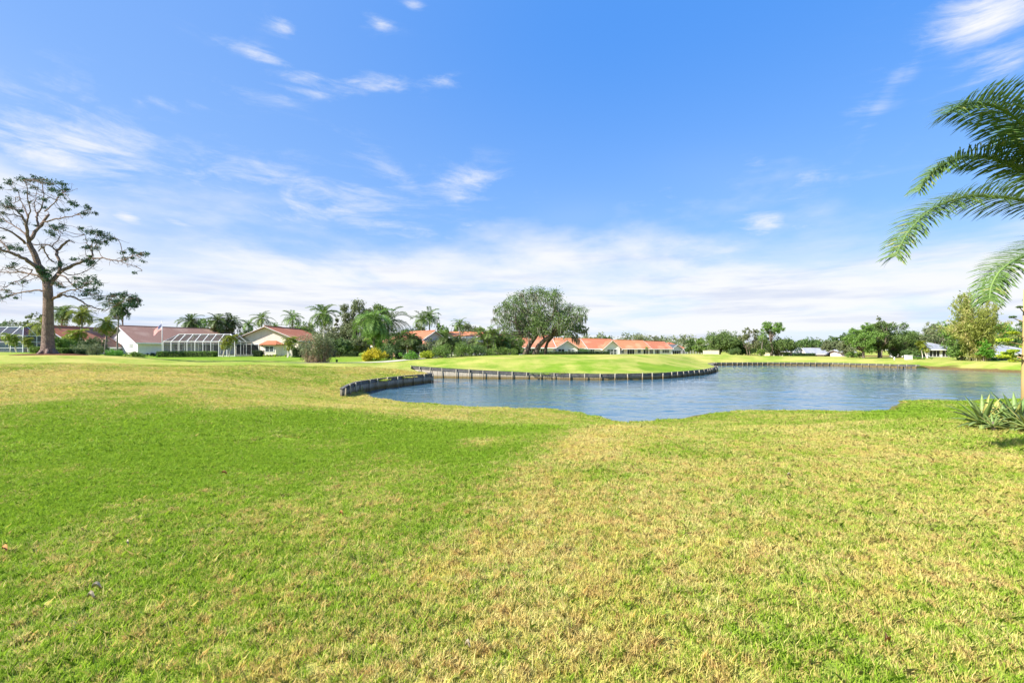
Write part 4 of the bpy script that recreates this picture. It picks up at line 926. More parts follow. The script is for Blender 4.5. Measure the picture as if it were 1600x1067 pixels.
# houses behind the middle planting
h=house('pink_roof_house','house with faded pink tiled roof and white lanai behind the weeping palm',X(586,80),80,0)
volume(h,0,0,9.0,10,.0,2.45,4.6,'hip',S['tile_pink'],S['stucco_pink'],openings=[('front',3.4,5.4,.35,2.25,'lanai',2),('front',5.7,8.6,.35,2.25,'lanai',3)])
a=R(-50); cx,cy=X(657,84),84; Wd=9
h=house('gable_house','mauve gable house with red roof and grey lanai roof in the planting',cx-Wd*math.cos(a),cy-Wd*math.sin(a),a)
volume(h,0,0,Wd,5.6,.0,3.2,4.95,'gx',S['tile_red'],S['stucco_mauve'],o=.4)
r=MB(); slab(r,(Wd+.1,-.3,3.0),(Wd+2.6,-.3,2.3),(Wd+2.6,4.2,2.3),(Wd+.1,4.2,3.0),.12); r.build('lanai_roof',S['grey_roof'],h)
r=MB()
for yy in (0,1.4,2.8,4.1): r.box(Wd+2.4,Wd+2.5,yy-.05,yy+.05,0,2.25)
r.box(Wd+2.4,Wd+2.5,0,4.1,1.0,1.08); r.build('lanai_frame',S['white'],h)
h=house('red_roof_house','white house with thin red roof strip and grey lower roof left of the areca palm',X(696,100),100,0)
volume(h,0,0,10.0,9,.0,4.3,5.35,'gx',S['tile_orange'],S['white'],o=.4)
r=MB(); slab(r,(.5,-2.6,2.3),(10.5,-2.6,2.3),(10.5,-.02,3.3),(.5,-.02,3.3),.12); r.build('lanai_roof',S['grey_roof'],h)
r=MB()
for u in np.linspace(.8,10.2,8): r.box(u-.05,u+.05,-2.5,-2.4,0,2.08)
r.box(.7,10.3,-2.52,-2.38,2.06,2.17)
r.build('lanai_frame',S['white'],h)
# villas behind the mound
gv='red-roofed villas behind the mound'
def villa(label,px0,px1,D,rz,zb,ze,zr,kind,mat,wm,ops,dp=11,wings=()):
    x0=X(px0,D); w=(px1-px0)*D/F/ (math.cos(rz)-math.sin(rz)*(px0-800)/F); h=house('red_roof_villa',label,x0,D,rz,gv)
    volume(h,0,0,w,dp,zb,ze,zr,kind,mat,wm,openings=[('front',a*w,b*w,zb+c,zb+d,k,n) for a,b,c,d,k,n in ops])
    for (u,ww,pr,e,r,m,ops2) in wings: volume(h,u*w,-pr,ww,pr+4,zb,e,r,'gy',m,wm,openings=[('front',a*ww,b*ww,zb+c,zb+d,k,n) for a,b,c,d,k,n in ops2])
    return h
villa('red-roofed villa seen between the oak trunks',778,866,112,R(8),-.4,2.25,5.1,'gx',S['tile_red'],S['stucco_white'],[(.05,.16,.1,2.2,'slider',2),(.24,.36,.1,2.2,'slider',2),(.44,.5,.9,2.1,'window',1),(.56,.7,.1,2.2,'lanai',3),(.76,.9,.1,2.2,'lanai',3)])
villa('red-roofed villa just right of the oak with dark sliding doors',864,914,126,R(10),-.4,2.1,4.6,'gx',S['tile_orange'],S['stucco_white'],[(.04,.16,.1,2.2,'door',1),(.22,.36,.1,2.2,'slider',2),(.44,.7,.1,2.2,'slider',4),(.78,.92,.1,2.2,'lanai',2)],wings=[(.02,6.0,2.2,2.0,3.9,S['tile_red'],[(.1,.4,.1,2.1,'slider',2),(.55,.85,.7,2.0,'window',2)])])
villa('villa with broad coral roof behind the round shrub',912,962,139,R(8),-.5,2.0,4.75,'gx',S['tile_red'],S['stucco_white'],[(.05,.14,.1,2.2,'slider',1),(.2,.34,.8,2.1,'window',2),(.78,.95,.1,2.2,'slider',2)],wings=[(.58,5.0,1.5,2.0,4.2,S['tile_red'],[(.2,.8,.5,2.1,'window',3)])])
villa('bright orange-roofed villa in the middle of the row',958,1016,152,R(12),-.6,1.95,4.55,'gx',S['tile_orange'],S['stucco_cream'],[(.04,.1,.1,2.2,'door',1),(.16,.3,.8,2.1,'window',2),(.38,.58,.1,2.2,'slider',3),(.66,.76,.8,2.1,'window',1),(.82,.96,.1,2.2,'lanai',2)])
villa('red-roofed villa with dark lanai openings toward the row end',1012,1050,172,R(16),-.7,1.9,4.5,'gx',S['tile_red'],S['stucco_white'],[(.04,.22,.1,2.2,'lanai',3),(.3,.5,.1,2.2,'lanai',3),(.6,.9,.8,2.1,'window',3)])
villa('last red-roofed villa of the row with hipped end',1040,1074,188,R(14),-.8,1.7,4.3,'hip',S['tile_red'],S['stucco_white'],[(.05,.3,.1,2.2,'lanai',3),(.4,.6,.1,2.2,'lanai',2),(.7,.95,.1,2.2,'lanai',3)],wings=[(.12,5,2,1.7,3.3,S['grey_roof'],[(.1,.9,.1,1.9,'lanai',4)])])
w=MB(); x0=X(1099,126); w.box(0,4.2,0,.2,-.3,1.0); w.box(-.04,4.24,-.04,.24,1.0,1.08); o=w.build('garden_wall',S['stucco_cream']); o.location=(x0,126,.1+gz(x0,126)-.1); tag(o,'low cream garden wall past the end of the red-roofed row','garden wall')
# houses across the fairway
h=house('yellow_house','pale yellow house end glimpsed between the trees beyond the pond',X(1206,150),150,0)
volume(h,0,0,6.5,8,-1.2,.95,1.7,'gx',S['white_roof'],S['stucco_yellow'],openings=[('front',.6,2.0,-.2,.7,'window',2),('front',3.4,5.6,-.8,.7,'slider',2)])
h=house('white_roof_house','white-roofed house beyond the fairway with a dark pool cage',X(1236,178),178,0)
volume(h,0,0,9,8,-1.5,.5,2.35,'hip',S['grey_roof'],S['stucco_white'],openings=[('front',1,3,-.6,.4,'window',2),('front',5,8,-1,.4,'slider',3)])
h=house('white_roof_house','low pinkish-white house sloping away right of the dark pool cage',X(1262,165),165,R(-14))
volume(h,0,0,7.5,8,-1.5,.1,1.9,'gx',S['white_roof'],S['stucco_cream'],openings=[('front',1,3,-1,-.05,'window',2),('front',5,8,-1,-.05,'slider',3)])
h=house('white_house','small white building between the distant trees left of the big oaks',X(1314,150),150,0)
volume(h,0,0,4.2,5,-1.3,.75,1.3,'gx',S['white_roof'],S['stucco_cream'],openings=[('front',.8,2.2,-.5,.5,'window',2)])
h=house('grey_roof_house','low house with pale grey roof and dark porch left of the bamboo',X(1432,112),112,0)
volume(h,0,0,9.8,8,-.6,1.75,3.25,'hip',S['white_roof'],S['stucco_white'],openings=[('front',.4,2.4,-.2,1.5,'lanai',2),('front',3.0,5.6,-.2,1.5,'lanai',3),('front',6,9.3,-.2,1.5,'lanai',4)])
h=house('grey_roof_house','low house with pale grey roof and dark porch right of the bamboo',X(1552,86),86,0)
volume(h,0,0,8.5,7,-.7,1.05,2.35,'hip',S['white_roof'],S['stucco_white'],openings=[('front',.3,3.8,-.45,.85,'lanai',2),('front',4.4,8.1,-.45,.85,'lanai',3)])

# screened pool cages
def cage(label,x,y,w,d,zb,zw,zt,nx,ny,scr,inset=1.6,rails=1):
    root=thing('pool_cage',label,'pool cage',(x,y,0)); f=MB(); t=.075
    xs=np.linspace(0,w,nx+1); ys=np.linspace(0,d,ny+1)
    for u in xs:
        f.bar((u,0,zb),(u,0,zw),t); f.bar((u,d,zb),(u,d,zw),t); xi=min(max(u,inset),w-inset)
        f.bar((u,0,zw),(xi,inset,zt),t); f.bar((u,d,zw),(xi,d-inset,zt),t); f.bar((xi,inset,zt),(xi,d-inset,zt),t)
    for v in ys[1:-1]:
        f.bar((0,v,zb),(0,v,zw),t); f.bar((w,v,zb),(w,v,zw),t); yi=min(max(v,inset),d-inset); f.bar((0,v,zw),(inset,yi,zt),t); f.bar((w,v,zw),(w-inset,yi,zt),t)
    for z in [zw]+[zb+(zw-zb)*k/(rails+1) for k in range(1,rails+1)]+[zb+.05]:
        for p,q in [((0,0,z),(w,0,z)),((0,d,z),(w,d,z)),((0,0,z),(0,d,z)),((w,0,z),(w,d,z))]: f.bar(p,q,t*.8 if z!=zw else t*1.3)
    for p,q in [((inset,inset,zt),(w-inset,inset,zt)),((inset,d-inset,zt),(w-inset,d-inset,zt)),((inset,inset,zt),(inset,d-inset,zt)),((w-inset,inset,zt),(w-inset,d-inset,zt))]: f.bar(p,q,t)
    f.build('frame',M['white'],root)
    s=MB(); s.add([(0,0,zb),(w,0,zb),(w,d,zb),(0,d,zb),(0,0,zw),(w,0,zw),(w,d,zw),(0,d,zw),(inset,inset,zt),(w-inset,inset,zt),(w-inset,d-inset,zt),(inset,d-inset,zt)],
        [(0,1,5,4),(1,2,6,5),(2,3,7,6),(3,0,4,7),(4,5,9,8),(5,6,10,9),(6,7,11,10),(7,4,8,11),(8,9,10,11)]); s.build('screen',scr,root)
    return root
cage('white-framed pool cage behind the clipped hedge and flagpole',X(255,80),80,12.2,7,.4,2.95,4.25,9,4,M['screen'],rails=0)
cage('dark blue screened pool cage at the left picture edge',X(-60,78),78,10.2,9,.8,3.9,5.45,5,4,M['screen_dark'],rails=2)
cage('small pool cage at the far end of the red-roofed row',X(1074,182),182,6.6,5,-.9,1.4,2.4,6,3,M['screen'],inset=1.0,rails=0)
cage('dark pool cage against the distant white-roofed house',X(1244,170),170,5.6,5,-1.5,.7,1.95,5,3,M['screen_dark'],inset=1.2,rails=0)

# flag and pole
fx,fy=X(253.3,81.5),76.5; fx=X(253.3,76.5); fz=gz(fx,fy)
root=thing('flagpole','slim white flagpole in front of the brown-roofed house','flagpole',(fx,fy,fz)); H=ZZ(503,76.5)-fz
m=MB(); m.tube([(0,0,-.2),(0,0,H*.5),(0,0,H)],[.06,.05,.035],10); m.build('pole',M['white'],root,True)
m=MB(); m.tube([(0,0,H),(0,0,H+.05),(0,0,H+.12)],[.03,.07,.02],10); m.build('finial',M['metal'],root,True)
fl=MB(); 
def fp(u,v,off=0): # u along fly, v down the hoist
    L=1.85; hgt=1.05; x=-u*L*.78; z=H-.15-v*hgt*(1-.25*u)-u*L*.78*.95; y=.10*math.sin(u*7+v*2)*(.3+u)+off
    return (x,y,z)
nu,nv=26,26; vs=[fp(i/nu,j/nv) for j in range(nv+1) for i in range(nu+1)]; fs=[];mi=[]
for j in range(nv):
    for i in range(nu):
        a=j*(nu+1)+i; fs.append((a,a+1,a+nu+2,a+nu+1)); mi.append(2 if (i<nu*.4 and j<nv*7/13) else (0 if (j//2)%2==0 else 1))
me=bpy.data.meshes.new('flag'); me.from_pydata(vs,[],fs)
for nme,c in (('flag_red',(.55,.04,.05)),('flag_white',(.8,.8,.8)),('flag_blue',(.03,.05,.2))): me.materials.append(plain(nme,c,c,2,.8,.1,.05,.01))
me.polygons.foreach_set('material_index',mi); me.shade_smooth(); o=link('flag',me,None); o.location=(fx,fy,fz)
sm_=o.modifiers.new('t','SOLIDIFY'); sm_.thickness=.008
tag(o,'red and white striped flag with blue canton drooping from the pole','flag')
m=MB()
for r_ in range(5):
    for c_ in range(6):
        u=.03+.058*c_+.01; v=.06+.095*r_; p=Vector(fp(u,v)); 
        for off in (-.012,.012): m.add([p+Vector((math.cos(t)*.028*(1 if k%2 else .42),off,math.sin(t)*.028*(1 if k%2 else .42))) for k,t in enumerate(np.linspace(0,2*math.pi,11)[:-1])],[tuple(range(10))])
me=m.mesh('canton_stars'); link('canton_stars',me,M['white'],o)

# ------------------------------------------------------------------ pond-side and fairway bits
pp=[(395,49),(440,50),(495,52),(545,53.5),(600,56),(650,59.5),(700,64),(745,70),(780,80)]
m=MB(); L_=[];
for px,D in pp: L_.append(Vector((X(px,D),D)))
den=[]
for a,b in zip(L_,L_[1:]):
    for k in range(8): den.append(a.lerp(b,k/8))
den.append(L_[-1]); vs=[];fs=[]
for i,p in enumerate(den):
    d=(den[min(i+1,len(den)-1)]-den[max(i-1,0)]).normalized(); n=Vector((-d.y,d.x))
    for s in (-1.15,-.4,.4,1.15): q=p+n*s; vs.append((q.x,q.y,gz(q.x,q.y)+.03))
for i in range(len(den)-1):
    for k in range(3): fs.append((4*i+k,4*i+k+1,4*i+k+5,4*i+k+4))
m.add(vs,fs); tag(m.build('path',M['concrete']),kind='structure')
m=MB(); m.box(-.45,.45,-.35,.35,-.1,.72); m.box(-.5,.5,-.4,.4,.72,.8); m.box(-.3,.3,-.37,-.35,.15,.6); o=m.build('utility_box',M['white']); x,y,z=G(1419.5,84); o.location=(x,y,z); tag(o,'small white utility box on the far bank right of the oaks','utility box')
m=MB(); m.tube([(0,0,-.1),(0,0,.42),(0,0,.48)],[.09,.09,.05],10); o=m.build('marker_post',M['white']); x,y,z=G(1397.5,82); o.location=(x,y,z); tag(o,'short white marker post on the far bank under the oaks','marker post')
root=thing('outfall_platform','small dark timber outfall platform at the far bank waterline','platform',(X(1413,72.2),72.2,WATER))
m=MB()
for k in range(7): m.box(-.55+.16*k,-.55+.16*k+.14,-.8,.8,.28,.34)
m.build('deck',M['cap'],root)
for sx,sy in ((-.45,-.7),(.45,-.7),(-.45,.7),(.45,.7)): m=MB(); m.tube([(sx,sy,-.6),(sx,sy,.45)],.07,8); m.build('post',M['cap'],root)

# ------------------------------------------------------------------ palms
def Gl(px,D,dz=0): x,y,z=G(px,D); return (x,y,z+dz)
def hpx(py,px,D): return ZZ(py,D)-G(px,D)[2]
palm_proto('queen_palm','yellow-green palm with a pale slender trunk right of the pine',hpx(489,127,75),2.7,22,M['palm_yellow'],21,tr=.13,nl=20,ll=.62,wl=.10,loc=Gl(127,75),emin=-.7)
palm_proto('queen_palm','bushy mid-green palm behind the pine trunk on its right side',hpx(486,100,90),3.0,26,M['palm_leaf'],22,tr=.16,nl=20,ll=.8,wl=.12,loc=Gl(100,90),emin=-.8)
palm_proto('queen_palm','short yellowish palm left of the thin dark-trunked palm',hpx(503,165,78),2.6,24,M['palm_yellow'],23,tr=.12,nl=20,ll=.7,wl=.11,loc=Gl(165,78),emin=-.9)
palm_proto('queen_palm','thin dark-trunked palm rising in front of the white gable',hpx(477,184,72),2.7,24,M['palm_dark'],24,tr=.11,nl=22,ll=.7,wl=.10,loc=Gl(184,72),emin=-1.0,dead=2)
palm_proto('weeping_palm','pale drooping palm against the left side of the pine trunk',hpx(505,66,68),2.6,16,M['palm_yellow'],25,tr=.12,nl=20,ll=.7,wl=.09,loc=Gl(66,68),emin=-.9)
pc=palm_proto('coconut_palm','dark drooping palm behind the brown roof, left of its pair',hpx(501,299,108),3.7,24,M['palm_dark'],26,tr=.18,nl=24,ll=.95,wl=.14,loc=Gl(299,108),emin=-1.1,droop=1.9,dead=3)
copy_tree(pc,Gl(338,106),1.3,'dark drooping palm above the pool cage, left of two touching ones',None,1.0)
copy_tree(pc,Gl(358,108),2.7,'dark drooping palm above the pool cage, right of two touching ones',None,1.02)
pm=palm_proto('small_palm','short three-stemmed palm in front of the pool cage corner',hpx(526,352,76),1.35,14,M['palm_yellow'],27,tr=.06,nl=16,ll=.5,wl=.08,loc=Gl(352,76),trunks=3,barkm=M['stucco_cream'],emin=-.7)
pq=palm_proto('queen_palm','tall palm peeking over the cream gable left of its ridge',hpx(497,410,112),3.2,18,M['palm_leaf'],28,tr=.15,nl=20,ll=.8,wl=.12,loc=Gl(410,112),emin=-.5)
copy_tree(pq,Gl(388,118),.8,'lower palm over the lanai roof, left of the cream gable ridge',None,.86)
copy_tree(pq,Gl(455,104),2.2,'palm behind the right slope of the cream gable house',None,.98)
copy_tree(pq,Gl(430,120),3.2,'low far palm just right of the cream gable ridge',None,.8)
palm_proto('queen_palm','tall feathery palm with pale trunk above the brown-stemmed shrub',hpx(489,506,84),3.6,26,M['palm_leaf'],29,tr=.14,nl=24,ll=.9,wl=.12,loc=Gl(506,84),emin=-.7,barkm=M['stucco_cream'])
palm_proto('weeping_palm','big weeping palm with heavy fronds left of the pink roof',hpx(497,583,68),4.5,30,M['palm_leaf'],30,tr=.2,nl=30,ll=1.15,wl=.13,loc=Gl(583,68),emin=-1.2,emax=1.0,droop=2.0,dead=1,sag=.9)
palm_proto('weeping_palm','arching dark-fronded palm reaching right over the pink roof',hpx(500,607,72),4.8,15,M['palm_dark'],31,tr=.17,nl=30,ll=1.0,wl=.12,loc=Gl(607,72),emin=-.3,droop=1.9,sag=.9)
ps=palm_proto('cabbage_palm','shaggy cabbage palm in front of the white lanai',hpx(527,625,66),1.9,24,M['palm_dark'],32,tr=.17,nl=18,ll=.75,wl=.10,loc=Gl(625,66),emin=-1.0,dead=2)
copy_tree(ps,Gl(642,65),1.9,'shaggy cabbage palm left of the mauve gable',None,.95)
copy_tree(ps,Gl(612,64),2.9,'smaller cabbage palm at the left end of the lanai',None,.72)
copy_tree(pq,Gl(660,98),4.1,'far palm behind the mauve gable, left of a taller one',None,.9)
copy_tree(pq,Gl(673,100),5.0,'taller palm rising behind the mauve gable ridge',None,1.0)
copy_tree(pq,Gl(718,99),.4,'dark palm left of the areca clump in front of the white wall',None,.78)
copy_tree(ps,Gl(696,64),1.2,'shaggy cabbage palm right of the mauve gable',None,.9)
copy_tree(ps,Gl(716,66),3.0,'small cabbage palm below the white wall band',None,.8)
copy_tree(pm,Gl(45,66),2.0,'tiny palm pair in front of the dark pool cage',None,.6)
copy_tree(pm,Gl(22,68),4.0,'small two-headed palm by the dark pool cage',None,.78)
copy_tree(pm,Gl(110,72),.5,'low palm among shrubs just right of the pine trunk',None,1.1)
copy_tree(pm,Gl(452,74),.9,'squat palm left of the boxy hedge by the cream house',None,.92)
def areca(label,px,D,h,seed,n=7,spread=1.3,leafm='palm_leaf',fl=3.0):
    rg=np.random.default_rng(seed); root=thing('areca_palm',label,'palm clump',Gl(px,D)); tb=MB(); q=[];v=[]
    for k in range(n*2):
        a=rg.uniform(0,6.28); r=spread*math.sqrt(rg.random()); b=np.array([r*math.cos(a),r*math.sin(a),-.1]); hh=h*rg.uniform(.15,.62); top=b+np.array([r*math.cos(a)*.35,r*math.sin(a)*.35,hh]); tb.tube(curve(b,top,.03,rg,6),.05,6)
        for i in range(9):
            az=i*2.4+rg.normal()*.3; e=rg.uniform(.25,1.35); rr=rachis(az,e,fl*rg.uniform(.7,1.05),rg.uniform(1.0,2.0),9,top,rg.normal()*.2); z=frond(rr,18,.62,.11,rg,sag=.6,start=.15); q.append(z); v.append(np.clip(rg.random()*.6+rg.random(len(z))*.42,0,1)); tb.tube(rr[::3],[.025,.02,.012,.006],4,cap=False)
    tb.build('stem',M['palm_bark'],root,True); link('crown',poly_mesh('crown',np.concatenate(q),np.concatenate(v)),M[leafm],root); return root
areca('dense green areca palm clump between the white wall and the oak',764,69,4.7,40,7,1.5)
areca('narrower areca palm clump merging into the left edge of the oak',785,72,4.2,41,5,1.1)
copy_tree(pq,Gl(1010,148),.3,'tiny palm standing alone before the bright orange-roofed villa',None,.30)
copy_tree(ps,Gl(1236,120),.3,'small dark palm right of the tall far tree beyond the pond',None,1.0)
copy_tree(pq,Gl(1190,116),1.3,'short yellow-green palm under the far trees left of the tall one',None,.62)
copy_tree(pm,Gl(1446,95),1.3,'low palm in front of the grey-roofed house left of the bamboo',None,1.0)
copy_tree(pc,Gl(205,120),1.3,'far dark palm peeping over the brown roof ridge',None,.7)

# ------------------------------------------------------------------ broadleaf trees
def oak():
    rg=np.random.default_rng(77); D=76; x,y,z=G(842,D); root=thing('live_oak','large grey-green live oak draped with moss in front of the villas','oak tree',(x,y,z)); s=D/F
    def wp(px,py,dd=0): return np.array([(px-842)*s+dd*(px-842)/F*.0,dd,ZZ(py,D)-z])
    tb=MB(); 
    T1=[wp(821,556),wp(823,548),wp(828,538),wp(836,527),wp(843,516)]; T2=[wp(836,556,-.6),wp(838,548,-.6),wp(842,540,-.6),wp(851,531,-.8),wp(862,524,-1)]; T3=[wp(853,556,.8),wp(853,545,.8),wp(856,535,.8),wp(868,522,1)]
    tb.tube(T1,[.55,.42,.36,.32,.26],12); tb.tube(T2,[.62,.46,.4,.34,.26],12); tb.tube(T3,[.3,.25,.22,.16],8)
    lob=[]
    C2=[(800,478,2.0),(820,468,2.1),(842,463,2.0),(862,468,2.2),(882,480,1.9),(898,492,1.6),(908,503,1.2),(912,512,.9),(790,492,1.8),(782,505,1.2),(805,500,2.2),(830,490,2.4),(855,492,2.5),(878,500,2.0),(893,508,1.6),(815,515,1.8),(840,512,2.0),(862,514,1.7),(880,517,1.3),(797,522,1.5),(790,532,1.0),(815,455,.8),(846,453,.9),(833,456,.7),(897,520,.7),(905,525,.5),(900,515,1.1),(908,520,.8),(850,516,1.2),(828,516,1.2),(806,524,1.0),(820,500,2.2),(845,500,2.3),(778,482,.7),(788,470,.8),(775,497,.6),(870,458,.8),(895,475,.9),(910,492,.8)]
    for px,py,r in C2:
        for k in range(2 if r>1.4 else 1): lob.append((wp(px+rg.normal()*3,py+rg.normal()*3,rg.uniform(-1,1)*(7-r)*.75*(1 if r>1.2 else .5)),r*rg.uniform(.75,1.0)))
    cen=np.array([l[0] for l in lob]); rad=np.array([l[1] for l in lob]); ends=[T1[-1],T2[-1],T3[-1],T1[-2],T2[-2]]
    for c,r in zip(cen,rad):
        e=min(ends,key=lambda q:np.linalg.norm(q-c)+rg.random()*2); cv=curve(e,c,.13,rg,7,sag=.05); tb.tube(cv,list(np.linspace(.17,.045,7)),6)
        for j in range(3): tb.tube(curve(cv[rg.integers(3,7)],c+rnd_unit(rg,1)[0]*r*1.0,.12,rg,4),[.04,.03,.02,.01],4,cap=False)
    tb.build('trunk',M['bark_oak'],root,True)
    P,ci,m=clump_pts(cen,rad,33000,rg,subr=.32,squash=.8); tone=rg.random(m)[ci]; P[:,2]=np.maximum(P[:,2],1.6)
    link('crown',poly_mesh('crown',leaf_faces(P,.2,rg,.55,.4),np.clip(tone*.65+rg.random(len(P))*.4,0,1)),M['oak_leaf'],root)
    m=1500; li=rg.integers(0,len(cen),m); d=rnd_unit(rg,m); d[:,2]=-abs(d[:,2])*.9; T=cen[li]+d*rad[li][:,None]*rg.uniform(.3,1.05,(m,1)); L=rg.uniform(.25,1.25,m); wd=rg.uniform(.03,.09,m); a=rg.uniform(0,6.28,m)
    dx=np.stack([np.cos(a)*wd,np.sin(a)*wd,np.zeros(m)],1); dn=np.stack([rg.normal(0,.06,m),rg.normal(0,.06,m),-L],1); T[:,2]=np.maximum(T[:,2],2.2)
    link('moss',poly_mesh('moss',np.stack([T-dx,T+dx,T+dn*.6+dx*.7,T+dn,T+dn*.55-dx*.8],1),rg.random(m)),M['moss'],root)
oak()
def T(px,D,top,w_px,**k):
    return dict(px=px,D=D,h=hpx(top,px,D),w=w_px*D/F,k=k)
def plant(name,label,px,D,top,wpx,leafm,seed,cat='tree',bark='bark_grey',**k):
    return tree_proto(name,label,cat,hpx(top,px,D),wpx*D/F,M[leafm],M[bark],seed,loc=Gl(px,D),**k)
plant('broadleaf_tree','tall airy tree with open crown above the weeping palm',558,96,463,52,'sparse_leaf',101,base=.28,lobes=18,n=11000,leaf=.30,tr=.22,lobe=.17)
plant('broadleaf_tree','fuller green tree right of the tall airy one',590,100,472,46,'mid_leaf',102,base=.2,lobes=14,n=7140,leaf=.34,tr=.24,lobe=.17)
plant('sparse_tree','thin half-bare tree between the feathery palm and the airy tree',533,102,473,26,'sparse_leaf',103,base=.24,lobes=12,n=3600,leaf=.3,tr=.16,lobe=.16,twigs=6)
plant('broadleaf_tree','olive tree mass behind the brown-stemmed shrub',520,98,505,60,'sparse_leaf',104,base=.1,lobes=16,n=7140,leaf=.36,tr=.2,lobe=.2)
plant('broadleaf_tree','dark rounded tree right of the brown-stemmed shrub',531,78,526,36,'dark_leaf',105,base=.25,lobes=12,n=6120,leaf=.26,tr=.16,lobe=.22,trunks=2)
plant('broadleaf_tree','drab tree behind the dark hedge and weeping palm',556,92,512,42,'sparse_leaf',106,base=.12,lobes=12,n=6120,leaf=.32,tr=.18,lobe=.2)
plant('sparse_tree','sparse grey tree over the pool cage roof at the right',375,125,497,34,'sparse_leaf',107,base=.24,lobes=13,n=2550,leaf=.36,tr=.16,lobe=.12,twigs=6)
plant('broadleaf_tree','green tree behind the pair of dark drooping palms',320,128,492,40,'mid_leaf',108,base=.2,lobes=12,n=5440,leaf=.4,tr=.2,lobe=.18)
plant('broadleaf_tree','light green tree between the drooping palms and the cream gable',392,108,514,34,'light_leaf',109,base=.15,lobes=10,n=4760,leaf=.34,tr=.16,lobe=.2)
plant('broadleaf_tree','dark oak-like tree at the far left behind the red roof',30,140,494,50,'sparse_leaf',110,base=.1,lobes=16,n=7140,leaf=.45,tr=.3,lobe=.17)
plant('broadleaf_tree','low dark tree line tree at the left picture edge',-6,130,499,46,'dark_leaf',111,base=.1,lobes=14,n=6120,leaf=.45,tr=.3,lobe=.18)
plant('sparse_tree','sparse grey tree just left of the pine trunk',55,125,478,34,'sparse_leaf',112,base=.28,lobes=12,n=2550,leaf=.38,tr=.2,lobe=.13,twigs=5)
plant('sparse_tree','half-bare tree behind the pale slender palm',124,118,475,44,'sparse_leaf',113,base=.28,lobes=14,n=2890,leaf=.36,tr=.22,lobe=.12,twigs=6,trunks=2)
plant('broadleaf_tree','dark tree filling the gap under the palms right of the pine',135,125,504,60,'sparse_leaf',114,base=.1,lobes=14,n=5100,leaf=.42,tr=.2,lobe=.18)
plant('broadleaf_tree','spreading dark crown tree behind the thin dark-trunked palm',196,98,459,46,'pine_leaf',115,base=.62,lobes=15,n=3910,leaf=.26,tr=.16,lobe=.13,squash=.6,twigs=5)
plant('broadleaf_tree','low grey-green tree above the brown roof near the flag',238,160,505,44,'sparse_leaf',116,base=.15,lobes=12,n=4420,leaf=.48,tr=.25,lobe=.17,squash=.6)
plant('broadleaf_tree','grey-green tree behind the flagpole and brown roof',275,165,507,34,'sparse_leaf',117,base=.15,lobes=10,n=3740,leaf=.48,tr=.22,lobe=.18)
plant('broadleaf_tree','bushy green tree behind the cream house at its right',472,110,497,44,'mid_leaf',118,base=.15,lobes=13,n=5440,leaf=.36,tr=.2,lobe=.18)
plant('norfolk_pine','narrow dark conifer spire behind the mauve gable house',685,115,487,11,'dark_leaf',119,cat='conifer',base=.1,lobes=26,n=4080,leaf=.3,tr=.14,lobe=.16,shape='cone',squash=.45)
plant('broadleaf_tree','green tree behind the right end of the mauve gable',690,90,505,30,'mid_leaf',120,base=.15,lobes=12,n=5440,leaf=.3,tr=.17,lobe=.2)
plant('sparse_tree','bare-twigged grey tree above the thin red roof strip',712,125,499,26,'sparse_leaf',121,base=.24,lobes=10,n=1700,leaf=.36,tr=.16,lobe=.13,twigs=7)
plant('broadleaf_tree','grey-green tree between the red roof strip and areca palm',733,135,500,34,'sparse_leaf',122,base=.2,lobes=12,n=4080,leaf=.4,tr=.2,lobe=.16)
plant('broadleaf_tree','small grey tree in the planting in front of the mauve house',690,66,529,38,'sparse_leaf',123,base=.15,lobes=12,n=5440,leaf=.2,tr=.1,lobe=.2,trunks=2)
plant('broadleaf_tree','light green tree behind the lanai of the pink-roofed house',640,96,510,34,'mid_leaf',124,base=.15,lobes=12,n=4760,leaf=.32,tr=.17,lobe=.18)
plant('broadleaf_tree','leafy tree rising through the shrubs below the thin palms at left',112,76,519,42,'mid_leaf',171,base=.1,lobes=12,n=3800,leaf=.22,tr=.12,lobe=.2)
plant('broadleaf_tree','olive bushy tree left of the brown pyramid roof',150,80,523,28,'sparse_leaf',172,base=.1,lobes=11,n=3000,leaf=.22,tr=.12,lobe=.22)
plant('broadleaf_tree','green tree screening the left end of the pink roof',598,74,524,30,'mid_leaf',173,base=.1,lobes=12,n=3600,leaf=.22,tr=.12,lobe=.2)
plant('broadleaf_tree','dense green tree left of the mauve gable wall',648,74,519,26,'dark_leaf',174,base=.12,lobes=11,n=3400,leaf=.22,tr=.12,lobe=.22)
plant('broadleaf_tree','pale grey-green tree covering the foot of the mauve gable',674,70,526,34,'sparse_leaf',175,base=.1,lobes=13,n=4200,leaf=.2,tr=.1,lobe=.2,trunks=2)
plant('broadleaf_tree','green tree covering the left end of the grey lower roof',706,70,519,34,'mid_leaf',176,base=.1,lobes=13,n=4200,leaf=.2,tr=.12,lobe=.2)
plant('broadleaf_tree','olive tree between the grey lower roof and the areca clump',737,72,522,22,'sparse_leaf',177,base=.1,lobes=10,n=2800,leaf=.2,tr=.1,lobe=.24)
plant('broadleaf_tree','green tree behind the areca clump beside the oak',800,92,512,40,'mid_leaf',178,base=.15,lobes=13,n=3800,leaf=.28,tr=.16,lobe=.2)
plant('broadleaf_tree','wide olive tree behind the feathery palm',488,104,500,44,'sparse_leaf',179,base=.12,lobes=14,n=4200,leaf=.3,tr=.18,lobe=.18)
plant('broadleaf_tree','green tree behind the airy tree and weeping palm',572,108,492,60,'mid_leaf',180,base=.12,lobes=18,n=5600,leaf=.32,tr=.22,lobe=.17)
plant('broadleaf_tree','light green tree behind the shaggy cabbage palms',622,100,506,30,'light_leaf',181,base=.15,lobes=11,n=2800,leaf=.28,tr=.16,lobe=.2)
